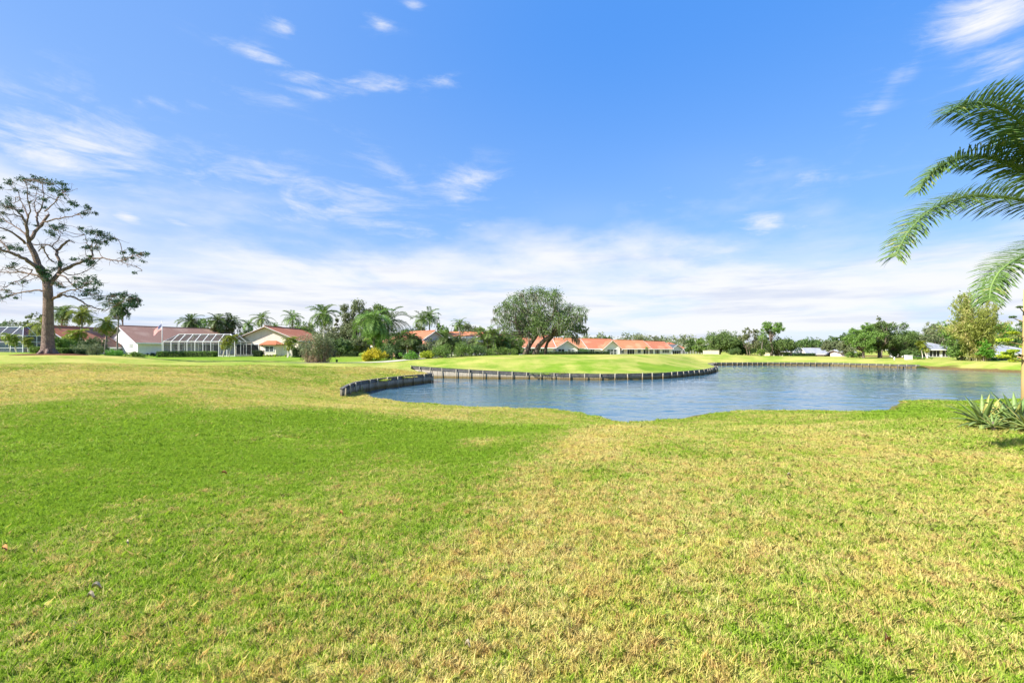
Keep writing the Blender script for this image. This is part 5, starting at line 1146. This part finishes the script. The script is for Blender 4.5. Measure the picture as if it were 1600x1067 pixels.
plant('broadleaf_tree','tall olive tree behind the palms above the mauve gable',655,108,500,36,'sparse_leaf',191,base=.12,lobes=13,n=5200,leaf=.32,tr=.2,lobe=.18)
plant('broadleaf_tree','green tree beside the dark conifer spire',698,112,501,36,'mid_leaf',192,base=.12,lobes=13,n=5200,leaf=.32,tr=.2,lobe=.18)
plant('broadleaf_tree','grey-green tree peeking over the white wall band',728,116,503,40,'sparse_leaf',193,base=.12,lobes=13,n=5200,leaf=.34,tr=.2,lobe=.18)
plant('broadleaf_tree','tree filling the sky gap left of the areca clump',752,110,506,30,'mid_leaf',194,base=.12,lobes=11,n=4200,leaf=.32,tr=.18,lobe=.19)
plant('broadleaf_tree','olive tree behind the right slope of the cream gable',450,122,503,40,'sparse_leaf',195,base=.12,lobes=13,n=4800,leaf=.36,tr=.2,lobe=.18)
plant('broadleaf_tree','green tree between the feathery palm and the cream house',480,100,508,32,'mid_leaf',196,base=.1,lobes=12,n=4800,leaf=.3,tr=.18,lobe=.19)
plant('broadleaf_tree','pale olive tree directly behind the brown-stemmed shrub',512,90,514,38,'sparse_leaf',197,base=.1,lobes=13,n=5200,leaf=.26,tr=.16,lobe=.19)
plant('broadleaf_tree','bushy tree between the two dark palm groups over the cage',322,118,505,26,'sparse_leaf',198,base=.12,lobes=10,n=3600,leaf=.36,tr=.18,lobe=.2)
plant('broadleaf_tree','thick green shrub-tree close right of the pine behind the light hedge',92,70,524,26,'mid_leaf',199,base=.08,lobes=11,n=4200,leaf=.2,tr=.1,lobe=.2)
plant('broadleaf_tree','dark shrub-tree behind the scraggly grey-brown shrub',132,74,525,28,'dark_leaf',200,base=.08,lobes=11,n=4200,leaf=.2,tr=.1,lobe=.2)
gb='distant trees behind the villa roofs'
for px,D,top,w_,lm,lb in [(893,190,520,30,'sparse_leaf','olive tree behind the roof right of the moss-draped oak'),(930,240,524,24,'dark_leaf','low dark tree above the coral roof'),(948,230,519,16,'dark_leaf','slim dark tree above the right end of the coral roof'),(975,250,521,28,'sparse_leaf','grey-green tree above the left part of the bright orange roof'),(998,245,516,34,'sparse_leaf','broad grey-green tree topping the line above the bright orange roof'),(1020,250,522,24,'sparse_leaf','low olive tree left of the dark cypress'),(1052,255,530,26,'sparse_leaf','small olive tree right of the dark cypress'),(910,235,527,22,'mid_leaf','low green tree over the round shrub roof gap')]:
    plant('background_tree',lb,px,D,top,w_,lm,int(px),base=.12,lobes=10,n=3740,leaf=.55,tr=.25,lobe=.2,group=gb)
plant('cypress_tree','narrow dark cypress behind the last villas',1034,235,521,7,'dark_leaf',131,cat='conifer',base=.05,lobes=16,n=2210,leaf=.42,tr=.2,lobe=.3,shape='cone')
plant('palm_like_tree','dark spiky tree just past the row of red roofs',1078,175,527,16,'dark_leaf',132,base=.2,lobes=8,n=2720,leaf=.5,tr=.18,lobe=.22)
plant('broadleaf_tree','small green tree beside the low cream garden wall',1093,165,526,20,'mid_leaf',133,base=.15,lobes=9,n=3230,leaf=.45,tr=.18,lobe=.22)
plant('oak_tree','broad dark oak right of the garden wall beyond the mound',1127,134,510,50,'oak_leaf',134,cat='oak tree',bark='bark_oak',base=.18,lobes=20,n=11050,leaf=.34,tr=.35,lobe=.17,trunks=2)
plant('broadleaf_tree','dark low tree right of the broad dark oak',1152,136,527,30,'dark_leaf',135,base=.08,lobes=12,n=5440,leaf=.36,tr=.2,lobe=.2)
plant('sparse_tree','airy grey tree with two pale trunks beyond the pond',1171,120,505,30,'sparse_leaf',136,base=.24,lobes=15,n=4080,leaf=.3,tr=.18,lobe=.14,trunks=2,twigs=5)
plant('broadleaf_tree','tallest far tree beyond the pond with a high open crown',1205,120,500,34,'mid_leaf',137,base=.55,lobes=16,n=4420,leaf=.3,tr=.28,lobe=.14,twigs=4)
plant('oak_tree','dense lower tree around the tallest far tree',1210,122,522,62,'oak_leaf',138,cat='oak tree',base=.06,lobes=18,n=10540,leaf=.32,tr=.25,lobe=.15,trunks=3)
plant('broadleaf_tree','dark shady tree behind the two pale trunks',1160,138,534,40,'dark_leaf',139,base=.05,lobes=12,n=6120,leaf=.36,tr=.22,lobe=.17)
plant('broadleaf_tree','flat-topped dark tree above the distant white-roofed house',1264,210,525,38,'dark_leaf',140,base=.24,lobes=13,n=5100,leaf=.5,tr=.3,lobe=.16,squash=.6)
plant('broadleaf_tree','olive tree right of the distant white-roofed house',1298,160,529,26,'sparse_leaf',141,base=.12,lobes=11,n=4760,leaf=.4,tr=.2,lobe=.18)
plant('broadleaf_tree','taller dark tree behind the small white building',1313,170,517,34,'dark_leaf',142,base=.25,lobes=13,n=4420,leaf=.42,tr=.26,lobe=.14)
plant('broadleaf_tree','low bushy tree left of the big oaks on the far bank',1325,140,529,32,'sparse_leaf',143,base=.08,lobes=12,n=5440,leaf=.36,tr=.2,lobe=.18)
plant('broadleaf_tree','tall green tree behind the left shoulder of the bamboo',1490,110,492,40,'mid_leaf',182,base=.12,lobes=15,n=6500,leaf=.3,tr=.22,lobe=.17)
plant('broadleaf_tree','green tree behind the roof of the grey-roofed house',1462,122,500,44,'sparse_leaf',183,base=.12,lobes=15,n=6500,leaf=.32,tr=.22,lobe=.17)
go_='big oaks on the far bank'
plant('oak_tree','first big green oak on the far bank, leftmost of the big three',1350,96,499,44,'mid_leaf',144,cat='oak tree',bark='bark_oak',base=.16,lobes=22,n=14450,leaf=.24,tr=.38,lobe=.15,group=go_,trunks=1)
plant('oak_tree','thick-trunked oak in the middle of the big three on the far bank',1375,98,500,36,'oak_leaf',145,cat='oak tree',bark='bark_oak',base=.2,lobes=18,n=11050,leaf=.24,tr=.5,lobe=.16,group=go_)
plant('oak_tree','widest willowy oak on the far bank, rightmost of the big three',1398,100,494,56,'oak_leaf',146,cat='oak tree',bark='bark_oak',base=.12,lobes=26,n=17000,leaf=.24,tr=.36,lobe=.14,group=go_,trunks=3)
plant('broadleaf_tree','dark tree behind the white utility box',1421,112,515,34,'dark_leaf',147,base=.05,lobes=13,n=7140,leaf=.3,tr=.24,lobe=.18)
plant('sparse_tree','thin twiggy tree top poking above the big oaks',1378,118,489,36,'sparse_leaf',148,base=.4,lobes=13,n=2210,leaf=.3,tr=.2,lobe=.11,twigs=6)
plant('broadleaf_tree','bright green tree behind the grey-roofed house',1448,140,503,38,'mid_leaf',149,base=.15,lobes=14,n=7140,leaf=.38,tr=.24,lobe=.17)
plant('broadleaf_tree','yellow-green tree between the grey-roofed house and bamboo',1473,130,508,36,'light_leaf',150,base=.12,lobes=13,n=6460,leaf=.36,tr=.22,lobe=.18)
plant('broadleaf_tree','brownish tree right of the widest willowy oak',1432,125,512,26,'sparse_leaf',151,base=.12,lobes=11,n=4760,leaf=.34,tr=.2,lobe=.18)
plant('broadleaf_tree','lush green tree behind the right-hand grey roof',1574,104,500,50,'bright',152,base=.15,lobes=18,n=11050,leaf=.3,tr=.25,lobe=.17)
plant('broadleaf_tree','lush green tree cut by the right picture edge',1606,98,497,50,'dark_leaf',153,base=.15,lobes=16,n=9350,leaf=.3,tr=.25,lobe=.17)
plant('broadleaf_tree','dark green tree hugging the right side of the bamboo',1553,90,520,30,'dark_leaf',154,base=.1,lobes=12,n=6120,leaf=.26,tr=.2,lobe=.2)
plant('broadleaf_tree','dark bushy tree at the left foot of the bamboo',1503,80,528,32,'mid_leaf',155,base=.03,lobes=14,n=7140,leaf=.24,tr=.12,lobe=.2,trunks=2)
plant('broadleaf_tree','leafy green climber-covered tree in the middle of the bamboo',1538,75.5,526,22,'bright',156,base=.24,lobes=9,n=3740,leaf=.22,tr=.1,lobe=.24)

# bamboo
def bamboo():
    rg=np.random.default_rng(61); D=77; root=thing('bamboo_clump','tall golden bamboo clump with arching canes on the right bank','bamboo',Gl(1529,D)); tb=MB(); P=[];v=[]; s=D/F
    for k in range(84):
        a=rg.uniform(0,6.28); r=1.3*math.sqrt(rg.random()); b=np.array([r*math.cos(a),r*math.sin(a),-.2]); H=rg.uniform(5,13.4); sp=rg.uniform(.12,.5)*(17.5-H)*.8; sp=max(sp,.4); aa=a+rg.normal()*.5
        if rg.random()<.28: sp*=1.7; aa=math.pi+rg.normal()*.45; H*=.86
        t=np.linspace(0,1,10); cv=np.stack([b[0]+math.cos(aa)*sp*t**2.4,b[1]+math.sin(aa)*sp*t**2.4,-.2+H*(t-.12*t**5)],1); tb.tube(cv,list(np.linspace(.07,.012,10)),5,cap=False)
        n=int(120+H*14); tt=rg.uniform(.1,1,n)**.85; c=np.stack([np.interp(tt,t,cv[:,i]) for i in range(3)],1); spread=.42*(1.06-tt)[:,None]+.09
        ncl=max(8,n//16); cc=c[rg.integers(0,n,ncl)]+rg.normal(size=(ncl,3))*.3; q=cc[rg.integers(0,ncl,n)]+rg.normal(size=(n,3))*np.array([.16,.16,.34]); keep=rg.random(n)<.6
        q[keep]=c[keep]+rg.normal(size=(keep.sum(),3))*spread[keep]; P.append(q); v.append(np.clip(rg.random()*.7+rg.random(n)*.35,0,1))
    for k in range(40):
        a=rg.uniform(0,6.28); r=1.5*math.sqrt(rg.random()); b=(r*math.cos(a),r*math.sin(a),-.2); tb.tube([b,(b[0]*1.1,b[1]*1.1,rg.uniform(1.5,3.2))],[.065,.05],5)
    tb.build('cane',M['bamboo_cane'],root,True); P=np.concatenate(P); P[:,2]=np.maximum(P[:,2],.7); rgx=rg
    n=len(P); az=rnd_unit(rg,n)*np.array([1,1,1.6]); az/=np.linalg.norm(az,axis=1,keepdims=True); bb=np.cross(az,rnd_unit(rg,n)); bb/=np.linalg.norm(bb,axis=1,keepdims=True); L=rg.uniform(.16,.34,n)[:,None]
    V=np.stack([P-az*L,P+bb*L*.22,P+az*L,P-bb*L*.22],1); link('foliage',poly_mesh('foliage',V,np.concatenate(v)),M['bamboo_leaf'],root)
bamboo()

# ------------------------------------------------------------------ shrubs and hedges
def SH(label,px,D,wpx,hpx_,leafm,seed,name='shrub',cat='shrub',**k):
    s=D/F; bx=k.pop('box',None)
    if bx: bx=(wpx*s,bx,hpx_*s)
    return shrub(name,label,cat,wpx*s,hpx_*s,M[leafm],seed,loc=Gl(px,D),box=bx,**k)
SH('rounded yellow-green shrub tight against the left of the pine trunk',57,60,19,16,'light_leaf',201,n=2600,leaf=.13)
SH('clipped light green hedge just right of the pine trunk',95,60,19,10,'hedge_light',202,name='hedge',cat='hedge',box=1.2,n=2600,leaf=.1)
SH('clipped dark hedge continuing right of the light green hedge',117,61,24,9,'hedge_dark',203,name='hedge',cat='hedge',box=1.2,n=2600,leaf=.1)
SH('scraggly grey-brown shrub left of the brown pyramid roof',146,64,36,25,'sparse_leaf',204,n=2600,leaf=.13)
SH('bushy green shrub behind the light hedge under the palms',108,72,44,30,'mid_leaf',205,n=2800,leaf=.16)
SH('broad flowering-pale shrub between the pine and thin palms',128,68,34,28,'sparse_leaf',206,n=2200,leaf=.15)
SH('broad bright shrub at the foot of the white gable',182,70,34,16,'bright',207,n=3600,leaf=.13,lobes=12)
SH('rounded clipped shrub at the corner of the white gable house',210,71,28,12,'hedge_light',208,n=3200,leaf=.11,lobes=12)
SH('low dark shrub below the long white house wall',243,80,24,7,'hedge_dark',209,n=1800,leaf=.13,lobes=10)
SH('long clipped green hedge in front of the pool cage',293,75.5,86,8.5,'hedge_light',210,name='hedge',cat='hedge',box=1.4,n=7500,leaf=.12)
SH('ragged low shrub at the left end of the long hedge',250,75,13,6,'bright',211,n=1100,leaf=.11)
SH('small boxy dark shrub beside the sliding doors',404,80,13,9,'hedge_dark',212,n=2200,leaf=.1,box=1.3)
SH('low bed of yellow-green plants below the bay window',428,79,42,4.5,'lime',213,n=2200,leaf=.13,lobes=14)
SH('boxy green hedge right of the squat palm',468,76,18,14,'hedge_dark',214,name='hedge',cat='hedge',box=1.6,n=3600,leaf=.11)
SH('boxy dark hedge behind the right of the brown-stemmed shrub',517,76,12,12,'hedge_dark',215,name='hedge',cat='hedge',box=1.4,n=2400,leaf=.11)
SH('low dark hedge across the lawn gap behind the yellow shrub',541,84,34,7,'hedge_dark',216,name='hedge',cat='hedge',box=1.2,n=3000,leaf=.12)
SH('bright yellow croton shrub beside the path',580,60,50,21,'croton',217,n=6500,leaf=.15,lobes=18)
SH('dark purple-green shrub right of the yellow croton',606,61.5,30,27,'dark_leaf',218,n=2600,leaf=.14)
SH('dark shrub under the white lanai',622,63,26,17,'hedge_dark',219,n=2000,leaf=.13)
SH('bright green low shrub by the path below the cabbage palms',638,59,36,16,'bright',220,n=3600,leaf=.12,lobes=12)
SH('yellow-green variegated shrub by the path below the mauve gable',668,60,26,15,'lime',221,n=2600,leaf=.14,lobes=11)
SH('leafy green shrub right of the variegated one',692,61,36,26,'mid_leaf',222,n=3600,leaf=.14,lobes=12)
SH('tall green shrub in front of the grey lower roof',722,63,42,27,'mid_leaf',223,n=3800,leaf=.14,lobes=12)
SH('dark green shrub at the left foot of the areca clump',745,64,36,24,'dark_leaf',224,n=2800,leaf=.14)
SH('green ground shrubs at the right foot of the areca clump',782,66,54,18,'mid_leaf',225,n=3800,leaf=.14,lobes=14)
SH('low green shrub left of the oak trunks',806,72,24,10,'dark_leaf',226,n=2200,leaf=.14)
SH('long low dark hedge behind the mound below the villas',884,86,134,5.5,'hedge_dark',227,name='hedge',cat='hedge',box=1.2,n=9000,leaf=.13)
SH('round clipped dark tree-shrub before the villa row',912,112,17,17,'dark_leaf',228,n=2600,leaf=.2,lobes=10)
SH('small dark shrub by the villa doors right of the oak',868,118,10,8,'hedge_dark',229,n=900,leaf=.18)
SH('bright green low shrub between bamboo and the right porch',1546,78,20,6,'bright',230,n=1800,leaf=.13)
SH('lime green mounded shrub at the right picture edge',1587,70,20,8,'lime',231,n=2600,leaf=.11,lobes=10)
SH('low leafy plants right of the white utility box',1441,86,30,5,'bright',232,n=1800,leaf=.14,lobes=12)
SH('pale low plants in front of the dark porch right of the bamboo',1570,79,34,5,'sparse_leaf',233,n=1800,leaf=.13,lobes=12)
SH('dark shrub mass at the foot of the widest willowy oak',1411,98,34,15,'dark_leaf',234,n=3200,leaf=.2,lobes=12)
SH('yellowish shrub under the far trees beyond the pond',1189,113,14,14,'light_leaf',235,n=1600,leaf=.2)
SH('dark shrub left of the far pale trunks',1146,125,26,14,'dark_leaf',236,n=2200,leaf=.24)
SH('low green shrub on the fairway edge under the dark oak',1115,130,30,7,'sparse_leaf',237,n=1800,leaf=.24,lobes=10)
SH('green shrub in front of the small yellow house',1232,128,16,9,'mid_leaf',238,n=1500,leaf=.2)
SH('long low hedge in front of the distant white-roofed house',1255,132,34,6,'hedge_dark',239,name='hedge',cat='hedge',n=2600,leaf=.2,box=1.6)
SH('shrub row at the left foot of the first big oak',1336,100,26,12,'mid_leaf',240,n=2400,leaf=.18,lobes=12)
SH('small green sprig by the path right of the brown-stemmed shrub',527,54,6,6,'bright',241,n=300,leaf=.1,lobes=4)
def paradise():
    rg=np.random.default_rng(90); D=53; root=thing('brown_stemmed_shrub','large unkempt shrub with dry brown stems beside the path','shrub',Gl(495,D)); s=D/F; tb=MB(); P=[];v=[];Q=[]
    for k in range(75):
        a=rg.uniform(0,6.28); r=1.1*math.sqrt(rg.random()); b=np.array([r*math.cos(a)*1.1,r*math.sin(a)*.8,-.1]); h=rg.uniform(1.0,2.9); sp=rg.uniform(.1,.75); e=b+np.array([math.cos(a)*sp,math.sin(a)*sp,h]); cv=curve(b,e,.07,rg,6); tb.tube(cv,list(np.linspace(.035,.014,6)),5,cap=False)
        m=90; c=e+rg.normal(size=(m,3))*np.array([.26,.26,.3]); P.append(c); v.append(np.clip(rg.random()*.6+rg.random(m)*.4,0,1))
        for j in range(3): q=cv[rg.integers(1,5)]; rr=rachis(rg.uniform(0,6.28),.6,.7,2.2,5,q); Q.append(frond(rr,6,.22,.06,rg,start=.3))
    P=np.concatenate(P); tb.build('stem',plain('dry_stems',(.36,.26,.17),(.22,.15,.1),4,.9,.1,.2,.01),root,True)
    link('foliage',poly_mesh('foliage',leaf_faces(P,.17,rg,.4,.2),np.concatenate(v)),M['sparse_leaf'],root); Qc=np.concatenate(Q); link('dry_leaves',poly_mesh('dry_leaves',Qc,rg.random(len(Qc))),M['brown_palm'],root)
paradise()
# far woods closing the horizon
rg=np.random.default_rng(55); cen=[];rad=[]
for row,(D0,sp) in enumerate(((262,11),(300,10),(345,12))):
    for px in np.arange(-700,2300,sp):
        p=px+rg.normal()*4; D=D0+rg.normal()*7; x=X(p,D); h=rg.uniform(5.5,10.5)+row*1.2+3.0*(vnoise(np.array([p/140.]),np.array([row*3.]),1.0,4)[0]-.5)
        if 1090<p<1330: h*=.62
        for hh in np.arange(h*.8,.5,-2.4): cen.append((x+rg.normal()*1.5,D+rg.normal()*1.5,hh)); rad.append(rg.uniform(1.8,2.9))
for k in range(420):
    a=rg.uniform(R(75),R(285)); D=rg.uniform(220,300); cen.append((D*math.sin(a),D*math.cos(a),rg.uniform(2,6))); rad.append(rg.uniform(3,4.5))
P,ci,m=clump_pts(np.array(cen),np.array(rad),190000,rg,subr=.8,squash=.9); P[:,2]=np.abs(P[:,2]-.2)
tone=rg.random(m)[ci]; tag(link('far_woods',poly_mesh('far_woods',leaf_faces(P,1.15,rg,.65,.3),np.clip(tone*.6+rg.random(len(P))*.4,0,1)),M['sparse_leaf']),'far band of dull green woodland along the horizon','woodland',kind='stuff')
SAT=1.25; SKV=1.2; HAZC=(2.0,2.8,4.25); SKL=(1.35,2.35,4.28); SKT=(.42,1.50,4.25); CLC=(4.25,4.3,4.4); CLS=(3.2,3.45,4.1); SKS=.1; EXPO=1.2
# ------------------------------------------------------------------ camera, sun, sky
cam=bpy.data.cameras.new('camera'); co=bpy.data.objects.new('camera',cam); COL.objects.link(co); SC.camera=co
cam.sensor_width=36; cam.lens=36*F/1600; cam.shift_y=(HY-533.5)/1600; cam.clip_end=5000; cam.clip_start=.05
co.location=(0,0,CAMZ); co.rotation_euler=(R(90),0,0)
SUNV=Vector((-.88,-.48,0)).normalized(); EL=R(39)
tos=Vector((SUNV.x*math.cos(EL),SUNV.y*math.cos(EL),math.sin(EL)))
sl=bpy.data.lights.new('sun','SUN'); sl.energy=4.6; sl.angle=R(.6); sl.color=(1,.95,.86); so=bpy.data.objects.new('sun',sl); COL.objects.link(so)
so.rotation_euler=(-tos).to_track_quat('-Z','Y').to_euler()
w=bpy.data.worlds.new('World'); SC.world=w; w.use_nodes=True; nt=w.node_tree; nt.nodes.clear()
sky=N(nt,'ShaderNodeTexSky',sky_type='NISHITA'); sky.sun_disc=False; sky.sun_elevation=EL; sky.sun_rotation=math.atan2(tos.x,tos.y)%(2*math.pi)
sky.air_density=1.0; sky.dust_density=.4; sky.ozone_density=2.2; sky.altitude=0
hs=N(nt,'ShaderNodeHueSaturation'); nt.links.new(sky.outputs[0],hs.inputs['Color']); hs.inputs['Saturation'].default_value=SAT; hs.inputs['Value'].default_value=SKV; hs.inputs['Hue'].default_value=.5
tc=N(nt,'ShaderNodeTexCoord').outputs['Generated']; sp=N(nt,'ShaderNodeSeparateXYZ'); nt.links.new(tc,sp.inputs[0])
x_,y_,z_=sp.outputs
az=math_(nt,'ARCTAN2',x_,y_); el=math_(nt,'ARCSINE',z_)
zc=math_(nt,'MAXIMUM',z_,.0); den=math_(nt,'ADD',zc,.11)
cv=N(nt,'ShaderNodeCombineXYZ'); nt.links.new(math_(nt,'DIVIDE',x_,den),cv.inputs[0]); nt.links.new(math_(nt,'DIVIDE',y_,den),cv.inputs[1])
av=N(nt,'ShaderNodeCombineXYZ'); nt.links.new(az,av.inputs[0]); nt.links.new(math_(nt,'MULTIPLY',el,3.0),av.inputs[1])
n_bank=noise(nt,cv.outputs[0],.55,7,.58,.3); n_edge=noise(nt,av.outputs[0],2.4,6,.55); n_big=noise(nt,cv.outputs[0],.28,3,.5)
warp=N(nt,'ShaderNodeTexNoise'); nt.links.new(av.outputs[0],warp.inputs['Vector']); warp.inputs['Scale'].default_value=3.0; warp.inputs['Detail'].default_value=3
wv2=N(nt,'ShaderNodeVectorMath',operation='MULTIPLY_ADD'); nt.links.new(warp.outputs['Color'],wv2.inputs[0]); wv2.inputs[1].default_value=(.22,.22,0); nt.links.new(av.outputs[0],wv2.inputs[2])
rot=N(nt,'ShaderNodeMapping'); rot.inputs['Rotation'].default_value=(0,0,R(14)); nt.links.new(wv2.outputs[0],rot.inputs[0])
n_wisp=noise(nt,rot.outputs[0],6.5,9,.66,.25); n_fine=noise(nt,scalev(nt,rot.outputs[0],(.55,1.3,1)),16,6,.7)
def pe(px,py):
    a=math.atan((px-800)/F); e=math.atan((HY-py)/F*math.cos(a)); return a,e
# height of the low cloud bank by azimuth
def lin(azs,vals):
    cr=N(nt,'ShaderNodeFloatCurve'); c=cr.mapping.curves[0]
    lo,hi=-1.0,1.0
    ptsx=[((a-lo)/(hi-lo),v) for a,v in zip(azs,vals)]
    c.points[0].location=(0,ptsx[0][1]); c.points[1].location=(1,ptsx[-1][1])
    for p in ptsx: c.points.new(*p)
    cr.mapping.update(); nt.links.new(math_(nt,'MULTIPLY_ADD',az,.5,.5),cr.inputs['Value']); return cr.outputs[0]
bk=[(0,330),(150,345),(260,360),(400,385),(520,405),(640,425),(760,430),(880,418),(980,390),(1080,392),(1180,372),(1260,366),(1350,378),(1450,395),(1600,392)]
topc=lin([pe(*p)[0] for p in bk],[pe(*p)[1] for p in bk])
d=math_(nt,'ADD',math_(nt,'SUBTRACT',topc,el),.06); d=math_(nt,'ADD',d,math_(nt,'MULTIPLY',math_(nt,'SUBTRACT',n_edge,.5),.26)); d=math_(nt,'ADD',d,math_(nt,'MULTIPLY',math_(nt,'SUBTRACT',n_bank,.5),.22))
bank=math_(nt,'MULTIPLY',ramp(nt,d,-.045,.085),.97)
bank=math_(nt,'MULTIPLY',bank,math_(nt,'MULTIPLY_ADD',ramp(nt,n_bank,.34,.54),.5,.5))
# patches of thin cloud (px, py, half width, half height, tilt deg, strength)
blobs=[(95,235,120,34,8,.95),(60,190,90,22,10,.6),(175,200,70,26,22,.55),(200,290,50,16,12,.6),(198,339,24,8,8,1.0),(275,344,28,7,8,.8),
 (470,310,165,34,6,.62),(600,352,120,16,6,.55),(730,357,60,10,4,.45),(725,290,46,20,-4,.7),(410,88,40,7,6,.8),(470,121,34,7,-4,.75),(575,133,64,9,-6,.7),(490,147,36,4,2,.6),
 (445,43,16,8,0,.8),(597,38,16,6,0,.8),(648,10,14,5,0,.7),(400,145,80,9,-5,.35),(250,163,40,9,-5,.5),(690,127,22,6,0,.5),(615,270,60,14,30,.4),
 (1535,28,72,26,5,1.0),(1570,92,55,20,0,.8),(1437,85,13,46,32,.42),(1385,150,14,62,36,.42),(1340,185,16,50,40,.3),(1195,350,34,16,4,.7),(1240,362,40,12,0,.5),(1268,276,28,12,4,.5),(1180,255,30,8,0,.25),(1250,300,90,14,-6,.25),(1040,300,90,12,-14,.2)]
tot=None
for px,py,hw,hh,ang,stg in blobs:
    a0,e0=pe(px,py); k=math.cos(a0)**2; sx=hw/F*k; sy=hh/F*math.cos(a0); t=R(ang)
    da=math_(nt,'SUBTRACT',az,a0); de=math_(nt,'SUBTRACT',el,e0)
    # screen-down tilt: positive angle slopes down to the right
    u=math_(nt,'SUBTRACT',math_(nt,'MULTIPLY',da,math.cos(t)/sx),math_(nt,'MULTIPLY',de,math.sin(t)/sx))
    v=math_(nt,'ADD',math_(nt,'MULTIPLY',da,math.sin(t)/sy),math_(nt,'MULTIPLY',de,math.cos(t)/sy))
    q=math_(nt,'ADD',math_(nt,'MULTIPLY',u,u),math_(nt,'MULTIPLY',v,v))
    g=math_(nt,'MULTIPLY',math_(nt,'POWER',2.718,math_(nt,'MULTIPLY',q,-.42)),stg)
    tot=g if tot is None else math_(nt,'MAXIMUM',tot,g)
er=math_(nt,'ADD',math_(nt,'MULTIPLY',math_(nt,'SUBTRACT',n_wisp,.5),2.6),math_(nt,'MULTIPLY',math_(nt,'SUBTRACT',n_fine,.5),1.2))
wv=math_(nt,'MULTIPLY',ramp(nt,math_(nt,'ADD',er,math_(nt,'MULTIPLY',tot,1.0)),.1,1.45),math_(nt,'POWER',tot,.6))
wv=math_(nt,'MULTIPLY',wv,1.1,clamp=True)
# thin veil
veil=math_(nt,'MULTIPLY',ramp(nt,n_big,.45,.7),math_(nt,'MULTIPLY',ramp(nt,el,.75,.25),.16))
dens=math_(nt,'MAXIMUM',bank,math_(nt,'MAXIMUM',wv,veil))
# air colour by elevation, mixed with the sky model
ea=ramp(nt,el,.02,.62)
grad=mixc(nt,ea,SKL,SKT)
left=math_(nt,'MULTIPLY',ramp(nt,az,.25,-.85),.30)
skyc=mixc(nt,left,mixc(nt,.8,hs.outputs[0],grad),HAZC)
shade=ramp(nt,noise(nt,scalev(nt,av.outputs[0],(1.3,4.5,1)),2.3,5,.6,.3),.46,.68)
shade=math_(nt,'MULTIPLY',shade,ramp(nt,el,.34,.06))
cc=mixc(nt,shade,CLC,CLS)
fin=mixc(nt,dens,skyc,cc)
below=ramp(nt,el,0,-.03); fin=mixc(nt,below,fin,(2.2,2.6,1.5))
bg=N(nt,'ShaderNodeBackground'); nt.links.new(fin,bg.inputs[0]); bg.inputs[1].default_value=SKS
wo=N(nt,'ShaderNodeOutputWorld'); nt.links.new(bg.outputs[0],wo.inputs[0])
w.cycles.sampling_method='MANUAL'; w.cycles.sample_map_resolution=256
SC.view_settings.view_transform='Standard'; SC.view_settings.look='None'; SC.view_settings.gamma=1; SC.view_settings.exposure=EXPO
SC.render.engine='CYCLES'; SC.cycles.max_bounces=6; SC.cycles.transparent_max_bounces=12; SC.cycles.use_denoising=True; SC.cycles.sample_clamp_indirect=6
